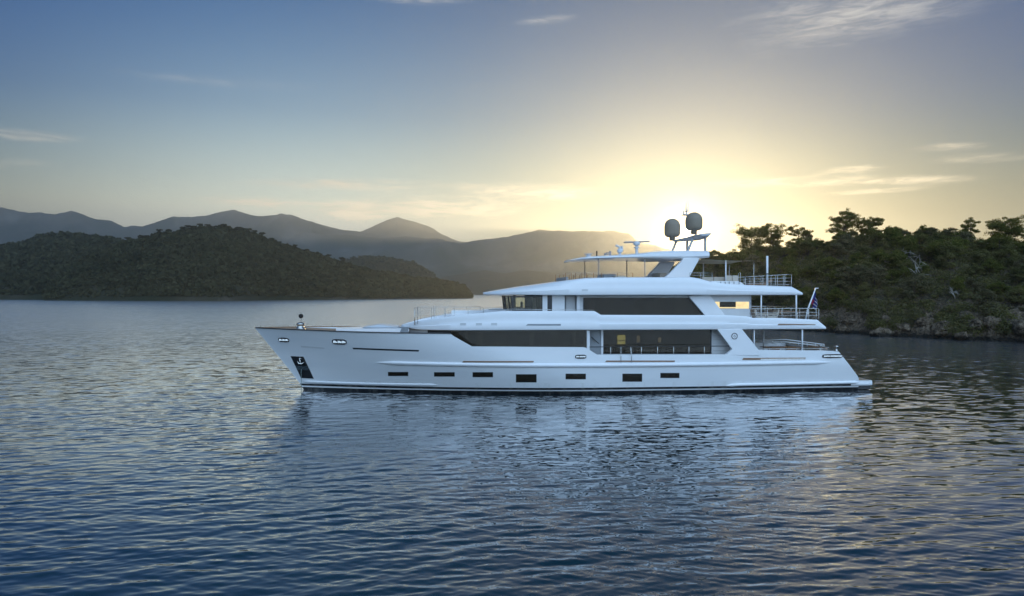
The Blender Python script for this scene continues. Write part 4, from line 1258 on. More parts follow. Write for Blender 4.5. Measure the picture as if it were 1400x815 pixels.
# top mast with lights and sensors
x = LX(937.8, -0.4)
m = MB(); zt_ = LZ(277, 938, -0.4)
m.tube([(LX(953, -0.4), -0.4, zp), (LX(945, -0.4), -0.4, LZ(303, 945, -0.4)), (x + 0.05, -0.4, zt_ - 0.95), (x, -0.4, zt_ - 0.5), (x + 0.02, -0.4, zt_)], [0.09, 0.07, 0.06, 0.05, 0.015], 8)
m.box(x - 0.22, x + 0.1, -0.8, 0.0, zt_ - 0.95, zt_ - 0.90); m.tube([(x - 0.2, -0.4, zt_ - 0.9), (x - 0.2, -0.4, zt_ - 0.62)], 0.05)
m.tube([(x + 0.14, -0.4, zt_ - 0.62), (x + 0.14, -0.4, zt_ - 0.3)], 0.035); m.box(x - 0.05, x + 0.18, -0.6, -0.2, zt_ - 0.66, zt_ - 0.62)
m.tube([(x + 0.16, -0.4, zt_ - 0.3), (x + 0.16, -0.4, zt_ + 0.02)], 0.012)
m.build('signal_mast', M_OFFW, yacht, smooth=False)
# open array radar
def radar():
    x, z = loc(870.4, 331, -0.5); z0 = htt(x) + 0.03; y = -0.5
    m = MB(); m.lathe([(0.12, 0), (0.10, 0.25), (0.10, 0.42), (0.22, 0.45), (0.22, 0.50), (0.1, 0.52), (0.12, 0.62), (0.24, 0.68), (0.26, 0.8), (0.18, 0.92), (0.07, 0.95), (0.07, z - z0 - 0.03)], (x, y, z0), 16)
    o = m.build('radar_pedestal', M_OFFW, yacht, autosm=0.7)
    m = MB(); m.box(-0.97, 0.97, -0.10, 0.10, -0.05, 0.06)
    b = m.build('radar_bar', M_GREY, o, bevel=0.03); b.location = (x, y, z); b.rotation_euler = (0, R(-2.2), 0)
radar()
def searchlight():
    x, z = loc(847.4, 343, -0.8); z0 = htt(x) + 0.02; y = -0.8
    m = MB(); m.lathe([(0.2, 0), (0.2, 0.05), (0.1, 0.08), (0.1, 0.2), (0.2, 0.24), (0.22, 0.4), (0.15, 0.5), (0.05, 0.52)], (x, y, z0), 14)
    m.tube([(x + 0.02, y, z0 + 0.5), (x - 0.05, y, z0 + 0.62)], 0.08); m.tube([(x + 0.05, y, z0 + 0.6), (x - 0.3, y, z0 + 0.75)], [0.06, 0.09]); m.box(x + 0.1, x + 0.22, y - 0.1, y + 0.1, z0 + 0.35, z0 + 0.7)
    m.build('searchlight', M_OFFW, yacht, autosm=0.7)
    x = LX(831, -1.0); z0 = htt(x) + 0.02; y = -1.0
    m = MB(); m.tube([(x + 0.18, y, z0), (x + 0.18, y, z0 + 0.38)], 0.07); m.tube([(x + 0.2, y, z0 + 0.15), (x - 0.12, y, z0 + 0.13), (x - 0.26, y, z0 + 0.15)], [0.04, 0.035, 0.12]); m.tube([(x + 0.2, y + .2, z0 + 0.25), (x + 0.02, y + .2, z0 + 0.25), (x - 0.08, y + .2, z0 + 0.25)], [0.04, 0.03, 0.09])
    m.build('horn', M_GREY, yacht, autosm=0.7)
    x = LX(815.8, -1.0); z0 = htt(x)
    m = MB(); m.tube([(x, y, z0), (x, y, z0 + 0.25), (x, y, z0 + 0.3), (x, y, z0 + 0.44)], [0.05, 0.05, 0.06, 0.05]); m.build('navigation_light', M_DARK, yacht)
    x = LX(804.3, -0.9); z0 = htt(x)
    MB().lathe([(0.2, 0), (0.2, 0.14), (0.16, 0.18), (0.16, 0.22), (0.32, 0.24), (0.33, 0.27), (0.1, 0.29)], (x, -0.9, z0), 18).build('camera_housing', M_OFFW, yacht, autosm=0.7)
    for px in (893.8, 896, 898.6, 901):
        x = LX(px, -1.0); MB().tube([(x, -1.0, htt(x) - 0.02), (x, -1.0, htt(x) + 0.42)], 0.012, 5).build('whip_antenna', M_OFFW, yacht)
searchlight()

# flybridge furniture that is built in
m = MB(); x = LX(820, 0)
m.box(LX(821, 0), LX(838, 0), -1.0, 1.2, F_DECK, LZ(374.8, 830, -1)); m.build('flybridge_console', M_GREY, yacht, bevel=0.06)
m = MB(); m.box(LX(838, -1), LX(853, -1), -1.6, 0.4, F_DECK, LZ(377.2, 845, -1)); m.build('sunpad', M_CUSH, yacht, bevel=0.06)
m = MB(); m.box(LX(898, 1), LX(907, 1), 0.2, 2.2, F_DECK, LZ(373.4, 903, 1.0)); m.build('wet_bar', M_CUSH, yacht, bevel=0.03)
# liferaft rack hatch on the top deck side
m = MB(); q = [loc(973, 384.2, -3.6), loc(1010, 384.6, -3.6), loc(1017, 388.5, -3.6), (LX(1017, -3.6), 7.3), (LX(973, -3.6), 7.3)]
m.prism(q, -3.62, -3.0); lr = m.build('raft_locker', M_WHITE, yacht, bevel=0.04)
for px in (985.5, 991.5, 997, 1003.5, 1010.5):
    x = LX(px, -3.64); MB().tube([(x, -3.64, LZ(388.5, px, -3.64)), (x, -3.64, LZ(385.0, px, -3.64))], 0.025, 6).build('rack_pin', M_GREY, lr)
x = LX(1011, -3.2); zc = LZ(373.6, 1011, -3.2)
m = MB(); m.tube([(x - .07, -3.2, 7.6), (x - .07, -3.2, zc), (x, -3.2, zc + 0.05), (x + .07, -3.2, zc), (x + .07, -3.2, 7.6)], 0.018, 6); m.build('ladder_hoop', M_STEEL, yacht, smooth=True)

# foredeck structures
zsf = ztop(LX(500, -2))
m = MB(); P = []
for px, b, py in ((462.5, 1.0, 448.3), (490, 1.35, 447.4), (520, 1.6, 446.9), (556, 1.9, 446.6)):
    x = LX(px, 0); zt_ = LZ(py, px, 0); P.append([(x, -b, 3.9), (x, -b, zt_ - 0.02), (x, 0, zt_ + 0.03), (x, b, zt_ - 0.02), (x, b, 3.9)])
m.grid(P); m.add(P[0], [tuple(range(5))]); m.build('foredeck_coaming', M_WHITE, yacht)
m = MB()
x0, x1, x2 = LX(498, 0), LX(519, 0), LX(549, 0); za, zb_, = LZ(446.6, 500, 0), LZ(443.3, 519, 0)
m.add([(x0, -1.4, za), (x0, 1.4, za), (x1, -0.9, zb_), (x1, 0.9, zb_), (x2, -1.7, za), (x2, 1.7, za)], [(0, 1, 3, 2), (2, 3, 5, 4), (0, 2, 4), (1, 5, 3)])
m.build('tender_cover', M_WHITE, yacht)
m = MB(); P = []
for a in np.linspace(-1.3, 1.3, 15):
    cx = LX(568, 0); rr = 2.7; P.append([(cx - rr * math.cos(a) * 0.5, rr * math.sin(a), 4.18), (cx - rr * math.cos(a) * 0.45, rr * math.sin(a) * 0.97, 4.56)])
m.grid(P); m.build('curved_screen', M_GREY, yacht, smooth=True)
x = LX(411.2, 0.3); z0 = zdeck(x) - 0.05
MB().lathe([(0.38, 0), (0.38, 0.05), (0.28, 0.1), (0.22, 0.25), (0.30, 0.36), (0.30, 0.40), (0.12, 0.5)], (x, 0.2, LZ(450.2, 411, 0.2)), 18).build('windlass', M_STEEL, yacht, smooth=True)
m = MB()
for s in (-1, 1):
    x = LX(440, -1.5)
m.tube([(LX(356, 0), 0, ztop(LX(356, 0))), (LX(356, 0), 0, ztop(LX(356, 0)) + 0.18)], 0.03); m.build('jack_staff', M_STEEL, yacht)

# aft main-deck cap rail and passerelle gear
for s in (-1, 1):
    xs = [LX(p, -3.85) for p in (1040, 1070, 1100, 1125, 1140)]
    m = MB(); m.tube([(x, s * 3.8, ztop(x) + 0.06 + 0.02 * i) for i, x in enumerate(xs)], 0.02, 6)
    o = m.build('quarter_railing', M_STEEL, yacht, smooth=True)
    for x in xs: MB().tube([(x, s * 3.8, ztop(x) - 0.05), (x, s * 3.8, ztop(x) + 0.08)], 0.018, 6).build('post', M_STEEL, o)
# gangway stowed along the far quarter: slopes down aft
a = loc(1033, 465, 3.0); b = loc(1127, 471, 3.0)
m = MB()
for dz in (0, -0.20):
    m.tube([(a[0], 3.0, a[1] + dz), (LX(1075, 3.0), 3.0, LZ(464.3, 1075, 3.0) + dz), (b[0], 3.0, b[1] + dz * 0.7)], 0.04, 6)
for i in range(9):
    u = i / 8; x = a[0] * (1 - u) + b[0] * u; z = a[1] * (1 - u) + b[1] * u; m.tube([(x, 3.0, z - 0.22), (x, 3.0, z + 0.02)], 0.022, 6)
    m.tube([(x, 3.0, z - 0.2), (x, 2.3, z - 0.2)], 0.02, 6)
m.build('gangway', M_OFFW, yacht, smooth=True)

# ensign staff (the flag itself hangs from it)
a = loc(1104, 424, 0.0); b = loc(1115, 394.5, 0.0)
m = MB(); m.tube([(a[0] - 0.15, 0, U_DECK), (a[0], 0, a[1]), (b[0], 0, b[1])], [0.07, 0.065, 0.04], 8); m.tube([(b[0] - 0.05, 0, b[1] + .02), (b[0] + 0.22, 0, b[1] + 0.02)], 0.04, 6)
m.build('ensign_staff', M_WHITE, yacht, smooth=True)

# ------------------------------------------------------------------ loose things on board
def put(o, x, y, z, rz=0.0):
    w = to_world(x, y, z); o.location = w; o.rotation_euler = (0, 0, YT + rz)

def flag():
    mt = Mat('flag_cloth')
    uv = mt.N('ShaderNodeAttribute', attribute_name='fu'); uw = mt.N('ShaderNodeAttribute', attribute_name='fv')
    u, v = uv.outputs['Fac'], uw.outputs['Fac']
    d1 = mt.math('ABSOLUTE', mt.math('SUBTRACT', u, v)); d2 = mt.math('ABSOLUTE', mt.math('SUBTRACT', mt.math('ADD', u, v), 1.0))
    inn = mt.math('MULTIPLY', mt.math('LESS_THAN', u, 0.5), mt.math('LESS_THAN', v, 0.5))
    stripe = mt.math('GREATER_THAN', mt.math('SINE', mt.math('MULTIPLY', v, 21.0)), 0.55)
    w = mt.math('MULTIPLY', stripe, mt.math('GREATER_THAN', u, 0.55))
    c = mt.mix(w, (0.05, 0.07, 0.28), (0.65, 0.65, 0.68))
    red = mt.math('MULTIPLY', mt.math('GREATER_THAN', v, 0.62), mt.math('LESS_THAN', u, 0.5))
    c = mt.mix(red, c, (0.35, 0.05, 0.10))
    dd = mt.N('ShaderNodeBsdfDiffuse'); mt.L(c, dd.inputs[0]); tt = mt.N('ShaderNodeBsdfTranslucent'); mt.L(c, tt.inputs[0])
    x = mt.N('ShaderNodeMixShader'); x.inputs[0].default_value = 0.4; mt.L(dd.outputs[0], x.inputs[1]); mt.L(tt.outputs[0], x.inputs[2]); mt.L(x.outputs[0], mt.out.inputs[0])
    nu, nv = 14, 26; V = []; fu = []; fv = []
    top = Vector((b[0] - 0.05, 0, b[1] - 0.05)); bot = Vector((a[0] + 0.25, 0, a[1] + 0.55))
    for j in range(nv):
        v_ = j / (nv - 1)
        for i in range(nu):
            u_ = i / (nu - 1)
            hoist = top.lerp(bot, min(v_ * 1.0, 1))
            drop = u_ * 1.15
            x_ = hoist.x + u_ * (0.18 + 0.42 * v_) * 0.75 + 0.03 * math.sin(u_ * 9); y_ = 0.10 * math.sin(u_ * 11 + v_ * 3) + 0.05 * math.sin(v_ * 9)
            z_ = hoist.z - drop * (0.75 - 0.1 * v_) - 0.03 * math.sin(u_ * 7)
            V.append((x_ - b[0], y_ , z_ - b[1])); fu.append(u_); fv.append(v_)
    F = [(j * nu + i, j * nu + i + 1, (j + 1) * nu + i + 1, (j + 1) * nu + i) for j in range(nv - 1) for i in range(nu - 1)]
    o = new_obj('flag', V, F, mt.m, smooth=True)
    for n_, d_ in (('fu', fu), ('fv', fv)):
        at = o.data.attributes.new(n_, 'FLOAT', 'POINT'); at.data.foreach_set('value', d_)
    sm = o.modifiers.new('thick', 'SOLIDIFY'); sm.thickness = 0.006
    put(o, b[0], 0, b[1]); tag(o, 'limp blue and red ensign hanging from the white stern staff', 'flag')
flag()

# anchor ball on its line above the bow
x = LX(411.4, 0.1); zb_ = LZ(432.2, 411.4, 0.1); zl = LZ(446.5, 411.4, 0.1)
root = empty('anchor_ball'); put(root, x, 0.1, zl); tag(root, 'small black anchor ball on a thin line over the bow', 'signal ball')
m = MB(); r = 0.165; dz = zb_ - zl
m.lathe([(r * math.sin(t), -r * math.cos(t)) for t in np.linspace(0.12, math.pi - 0.12, 14)], (0, 0, dz), 20); m.build('ball', M_RUB, root, smooth=True)
MB().tube([(0, 0, -0.15), (0, 0, dz + r + 0.02)], 0.009, 6).build('line', M_DARK, root)

def armchair(name, lab, x, y, z, rz, mat=M_CUSH, group=None, w=0.75):
    o = empty(name); put(o, x, y, z, rz); tag(o, lab, 'armchair', group)
    m = MB(); m.box(-w / 2, w / 2, -0.35, 0.35, 0.30, 0.46); m.build('seat', mat, o, bevel=0.04)
    m = MB(); m.prism([(w / 2 - 0.12, 0.44), (w / 2, 0.44), (w / 2 + 0.12, 0.92), (w / 2 + 0.02, 0.95)], -0.35, 0.35); m.build('backrest', mat, o, bevel=0.03)
    for s in (-1, 1):
        m = MB(); m.box(-w / 2, w / 2, s * 0.40 - 0.05, s * 0.40 + 0.05, 0.56, 0.64); m.build('armrest', mat, o, bevel=0.02)
    for sx in (-1, 1):
        for sy in (-1, 1): MB().tube([(sx * (w / 2 - 0.06), sy * 0.38, 0), (sx * (w / 2 - 0.06), sy * 0.38, 0.58)], 0.022, 6).build('leg', M_STEEL, o)
    return o
def table(name, lab, x, y, z, l, w, h, mat=M_TEAK, cat='table', rz=0):
    o = empty(name); put(o, x, y, z, rz); tag(o, lab, cat)
    MB().box(-l / 2, l / 2, -w / 2, w / 2, h - 0.05, h).build('tabletop', mat, o, bevel=0.01)
    for sx in (-0.35, 0.35): MB().tube([(sx * l, 0, 0), (sx * l, 0, h - 0.05)], 0.05, 8).build('leg', M_STEEL, o)
    return o
def sofa(name, lab, x, y, z, l, mat=M_CUSH, rz=0, h=0.8):
    o = empty(name); put(o, x, y, z, rz); tag(o, lab, 'sofa')
    MB().box(-l / 2, l / 2, -0.4, 0.4, 0.0, 0.28).build('base', M_OFFW, o, bevel=0.02)
    n = max(2, int(l / 0.8))
    for i in range(n):
        x0 = -l / 2 + l * i / n; MB().box(x0 + 0.01, x0 + l / n - 0.01, -0.4, 0.25, 0.285, 0.44).build('seat_cushion', mat, o, bevel=0.04)
        MB().box(x0 + 0.02, x0 + l / n - 0.02, 0.26, 0.42, 0.285, h).build('back_cushion', mat, o, bevel=0.05)
    return o
UZ = U_DECK - 0.0
zu = uT(LX(1050, -3)) - 0.16
armchair('deck_armchair', 'pale armchair nearest the pantry on the upper aft deck', LX(1037.5, -2.6), -2.6, min(U_DECK, zu), math.pi, group='armchairs on the upper aft deck')
armchair('deck_armchair', 'pale armchair beside the dining table on the upper aft deck', LX(1053, -2.4), -2.4, min(U_DECK, zu), 0, group='armchairs on the upper aft deck', w=0.85)
table('dining_table', 'long table on the upper aft deck behind the railing', LX(1074, -0.6), -0.6, min(U_DECK, zu), 2.6, 1.2, 0.74)
FZ = F_DECK
sofa('deck_sofa', 'cream sofa on the open top deck under the awning', LX(985, -1.5), -1.5, FZ - 0.0, 2.6, h=0.85)
sofa('deck_sofa', 'rounded cream sofa by the hoop ladder on the top deck', LX(1003, -2.0), -2.0, FZ + 0.0, 0.95, h=0.95)
o = empty('sun_lounger'); put(o, LX(1036, 0.5), 0.5, rT(LX(1040, -3)) - 0.12); tag(o, 'reclined brown sun lounger behind the aft top railing', 'sun lounger')
MB().box(-0.9, 0.5, -0.35, 0.35, 0.22, 0.32).build('mattress', M_TEAK, o, bevel=0.03)
MB().prism([(0.5, 0.22), (1.05, 0.55), (1.0, 0.62), (0.45, 0.32)], -0.35, 0.35).build('backrest', M_TEAK, o, bevel=0.02)
for sx in (-0.8, 0.45):
    for sy in (-0.3, 0.3): MB().tube([(sx, sy, 0), (sx, sy, 0.23)], 0.02, 6).build('leg', M_STEEL, o)
sofa('deck_sofa', 'dark sofa across the covered main aft deck', LX(1112, 0), 0.0, MAIN_Z, 2.6, M_TEAK, rz=-math.pi / 2, h=0.78)
table('dining_table', 'dining table on the covered main aft deck', LX(1068, 0.2), 0.2, MAIN_Z, 2.8, 1.3, 0.75)
for i, (px, y, rz, lab) in enumerate(((1057, -1.2, -math.pi / 2, 'brown armchair at the forward near corner of the main deck table'), (1079, -1.2, -math.pi / 2, 'brown armchair at the aft near corner of the main deck table'))):
    armchair('dining_armchair', lab, LX(px, y), y, MAIN_Z, rz, M_TEAK, 'armchairs at the main deck table', 0.6)
# ------------------------------------------------------------------ rocky wooded islet
def islet_mat():
    m = Mat('islet_ground')
    geo = m.N('ShaderNodeNewGeometry'); sp = m.N('ShaderNodeSeparateXYZ'); m.L(geo.outputs['Position'], sp.inputs[0])
    z = sp.outputs[2]; P = geo.outputs['Position']
    n1 = m.noise(0.35, 6, 0.62, vec=P); n2 = m.noise(1.6, 6, 0.65, vec=P, sc=(1, 1, 0.6)); n3 = m.noise(0.12, 3, 0.5, vec=P)
    rock = m.ramp(n2, [(0.33, (0.04, 0.030, 0.020)), (0.45, (0.13, 0.095, 0.065)), (0.58, (0.24, 0.185, 0.13)), (0.72, (0.42, 0.35, 0.27))])
    rock = m.mix(m.ramp(n1, [(0.38, 0.75), (0.6, 0.0)]), rock, (0.09, 0.075, 0.055))
    soil = m.ramp(n1, [(0.3, (0.045, 0.045, 0.025)), (0.55, (0.11, 0.085, 0.055)), (0.75, (0.17, 0.13, 0.09))])
    h = m.math('ADD', z, m.math('MULTIPLY', m.math('SUBTRACT', n3, 0.5), 5.0))
    k = m.N('ShaderNodeMapRange'); m.L(h, k.inputs[0])
    for i, x in enumerate((3.6, 6.0, 0.0, 1.0)): k.inputs[i + 1].default_value = x
    c = m.mix(k.outputs[0], rock, soil)
    wet = m.N('ShaderNodeMapRange'); m.L(m.math('ADD', z, m.math('MULTIPLY', n2, 0.7)), wet.inputs[0])
    for i, x in enumerate((0.75, 1.15, 1.0, 0.0)): wet.inputs[i + 1].default_value = x
    c = m.mix(wet.outputs[0], c, (0.022, 0.020, 0.016))
    m.bsdf(Base_Color=c, Roughness=0.9); m.b.inputs['Specular IOR Level'].default_value = 0.2
    cr = m.N('ShaderNodeTexVoronoi', feature='DISTANCE_TO_EDGE'); m.L(P, cr.inputs['Vector']); cr.inputs['Scale'].default_value = 0.9
    m.bump(m.math('ADD', m.math('ADD', n2, n1), m.math('MULTIPLY', m.math('MINIMUM', cr.outputs['Distance'], 0.12), 3.0)), 1.0, 0.7)
    return m.m

def build_islet():
    crest = [(870, 397), (890, 386), (915, 372), (940, 363), (965, 359), (1000, 354), (1040, 348), (1070, 342), (1100, 338), (1130, 335), (1170, 331), (1210, 330), (1250, 328), (1280, 326), (1300, 326), (1330, 334), (1370, 341), (1400, 343), (1460, 345), (1560, 352), (1700, 370), (1800, 395)]
    shore = [(870, 158), (950, 146), (1050, 131), (1140, 119), (1200, 112), (1260, 106), (1330, 100), (1400, 96), (1500, 92), (1800, 90)]
    top = [(870, 166), (950, 168), (1050, 162), (1140, 152), (1260, 142), (1400, 132), (1500, 126), (1800, 118)]
    a = np.array(crest, float); n, rows = 620, 110
    px = np.linspace(870, 1800, n)
    ry, sy = interp(top, px), interp(shore, px)
    sy = sy + 3.2 * vnoise(px, px * 0, 60, 5, seed=3, gain=0.6)
    rz = np.maximum(CAM_H + (HZ - interp(crest, px)) / FPX * ry, 1.0)
    v = np.concatenate([np.linspace(-0.04, 1, rows), 1 + 0.9 * np.linspace(0, 1, 40)[1:]])
    Y = sy[None, :] + (ry - sy)[None, :] * v[:, None]; X = (px[None, :] - 700) / FPX * Y
    vv = v[:, None]
    cliff = 0.17 + 0.11 * vnoise(X, Y * 0 + 5, 8, 4, seed=9, gain=0.6)
    up = np.where(vv < 0, vv * 2, np.where(vv < 0.10, cliff * smooth01(vv / 0.10) ** 0.8, cliff + (1 - cliff) * (np.clip((vv - 0.10) / 0.9, 0, 1)) ** 0.82))
    back = 1 - smooth01((vv - 1) / 0.9)
    up = np.where(vv <= 1, up, back)
    Z = rz[None, :] * up
    Z = Z + np.where(vv > 0.0, 1, 0.3) * (0.9 * vnoise(X, Y, 7, 5, seed=13, gain=0.55) * np.clip(vv * 5, 0.3, 1) + 0.35 * vnoise(X, Y, 1.7, 4, seed=17) + 1.2 * vnoise(X, Y, 22, 2, seed=5) * np.sin(np.pi * np.clip(vv, 0, 1)))
    Z[0] = -3; Z[-1] = -3; Z[:, 0] = np.minimum(Z[:, 0], -0.5)
    Yj = Y - (3.4 * np.abs(vnoise(X, Z * 1.3, 5.0, 5, seed=21, gain=0.6)) + 1.1 * np.abs(vnoise(X, Z, 1.1, 3, seed=25))) * np.clip(1 - vv / 0.3, 0, 1) * (vv > 0)
    o = np_obj('rocky_islet', np.stack([X, Yj, Z], -1).reshape(-1, 3), grid_faces(len(v), n), islet_mat(), smooth=True)
    tag(o, kind='structure')
    return X, Yj, Z, v
ISL = build_islet()
def ground_at(px, v):
    """world point on the islet at a column (photo px) and slope fraction v"""
    X, Y, Z, vs = ISL
    j = (px - 870) / (1800 - 870) * (X.shape[1] - 1); i = float(np.interp(v, vs, np.arange(len(vs))))
    i0, j0 = int(i), int(j); a, b = i - i0, j - j0; i1, j1 = min(i0 + 1, len(vs) - 1), min(j0 + 1, X.shape[1] - 1)
    f = lambda A: A[i0, j0] * (1 - a) * (1 - b) + A[i1, j0] * a * (1 - b) + A[i0, j1] * (1 - a) * b + A[i1, j1] * a * b
    return Vector((f(X), f(Y), f(Z)))

def leaf_quads(C, Rr, per, size, rg, flat=0.5, aspect=0.55, up=0.35):
    """small leaf faces spread through ellipsoids: C (n,3), Rr (n,)"""
    n = len(C)
    d = rg.normal(size=(n, per, 3)); d /= np.linalg.norm(d, axis=-1, keepdims=True)
    rad = Rr[:, None, None] * (rg.uniform(0, 1, (n, per, 1)) ** 0.42)
    c = C[:, None, :] + d * rad * np.array([1, 1, flat])
    nr = d * 0.7 + rg.normal(0, 0.6, d.shape) + np.array([0, 0, up]); nr /= np.linalg.norm(nr, axis=-1, keepdims=True)
    t = np.cross(nr, rg.normal(size=d.shape)); t /= np.linalg.norm(t, axis=-1, keepdims=True); b = np.cross(nr, t)
    s = size * rg.uniform(0.5, 1.3, (n, per, 1))
    q = np.stack([c - t * s, c - b * s * aspect, c + t * s, c + b * s * aspect], 2).reshape(-1, 3)
    return q

M_BARK = simple('pine_bark', (0.10, 0.075, 0.055), 0.95, var=0.4, scale=4) if 'simple' in globals() else None
F_PINE = foliage_mat('pine_needles', (0.055, 0.072, 0.022), (0.105, 0.118, 0.034), (0.165, 0.165, 0.055), 1.1, 0.5, 0.25)
F_BUSH = foliage_mat('maquis_leaves', (0.058, 0.066, 0.026), (0.110, 0.114, 0.042), (0.175, 0.16, 0.08), 0.7, 0.42, 0.09)
F_OLIVE = foliage_mat('pale_bush_leaves', (0.065, 0.065, 0.036), (0.11, 0.105, 0.058), (0.17, 0.15, 0.095), 0.9, 0.3, 0.1)

def make_tree(name, h, spread, seed, nclump=26, lean=0.1, low=0.35, per=110, leaf=0.17, mat=None, umbrella=0.6, fork=2, fine=False):
    rg = np.random.default_rng(seed)
    m = MB(); tips = []
    # trunk
    pts = []; ax = rg.uniform(-1, 1) * lean; ay = rg.uniform(-1, 1) * lean * 0.5
    for i in range(8):
        u = i / 7; pts.append((ax * h * u ** 1.3 + 0.06 * h * math.sin(u * 4 + seed) * u, ay * h * u, u * h * 0.86 - 0.4))
    r0 = 0.028 * h
    m.tube(pts, [r0 * (1 - 0.78 * i / 7) for i in range(8)], 8)
    for k in range(nclump):
        u = low + (1 - low) * rg.uniform(0, 1) ** (0.75)
        b = Vector(pts[0]).lerp(Vector(pts[-1]), u); ii = min(int(u * 7), 6); b = Vector(pts[ii]).lerp(Vector(pts[ii + 1]), u * 7 - ii) if u < 1 else Vector(pts[-1])
        th = rg.uniform(0, 2 * math.pi)
        wid = spread * 0.5 * (math.sin(math.pi * min(1, (u - low) / (1 - low) * (1 - umbrella * 0.35) + 0.15)) ** 0.6 if umbrella < 0.8 else (0.35 + 0.65 * u))
        L = wid * rg.uniform(0.35, 1.0)
        rise = rg.uniform(0.05, 0.35) * L + (1 - u) * h * 0.1 * rg.uniform(0, 1)
        tip = b + Vector((math.cos(th) * L, math.sin(th) * L, rise))
        midp = b.lerp(tip, 0.5) + Vector((0, 0, -0.06 * L + rg.normal(0, 0.04) * L))
        rr = r0 * (1 - 0.7 * u) * 0.42
        m.tube([b, midp, tip], [rr, rr * 0.65, rr * 0.25], 5, cap=False)
        tips.append((tip.x, tip.y, tip.z + 0.05)); 
        if L > 0.5 * wid: 
            q = midp.lerp(tip, 0.4); tips.append((q.x + rg.normal(0, .2), q.y + rg.normal(0, .2), q.z + 0.25))
    tips.append((pts[-1][0], pts[-1][1], h * 0.90))
    C = np.array(tips); Rr = spread * rg.uniform(0.09, 0.17, len(C)) + 0.15
    if fine:
        Rr = spread * rg.uniform(0.045, 0.10, len(C)) + 0.14
    q = leaf_quads(C, Rr, per, leaf, rg, flat=0.6)
    root = empty(name)
    tr_ = m.build('trunk', M_BARK, root, smooth=True)
    np_obj('crown', q, np.arange(len(q)).reshape(-1, 4), mat or F_PINE, root)
    return root

def copy_tree(o, parent=None):
    c = o.copy(); col.objects.link(c)
    if parent: c.parent = parent
    for ch in o.children: copy_tree(ch, c)
    return c

def place(o, px, v, sink=0.35, s=1.0, rz=0.0, sz=None):
    p = ground_at(px, v); o.location = (p.x, p.y, p.z - sink); o.scale = (s, s, sz or s); o.rotation_euler = (0, 0, rz)

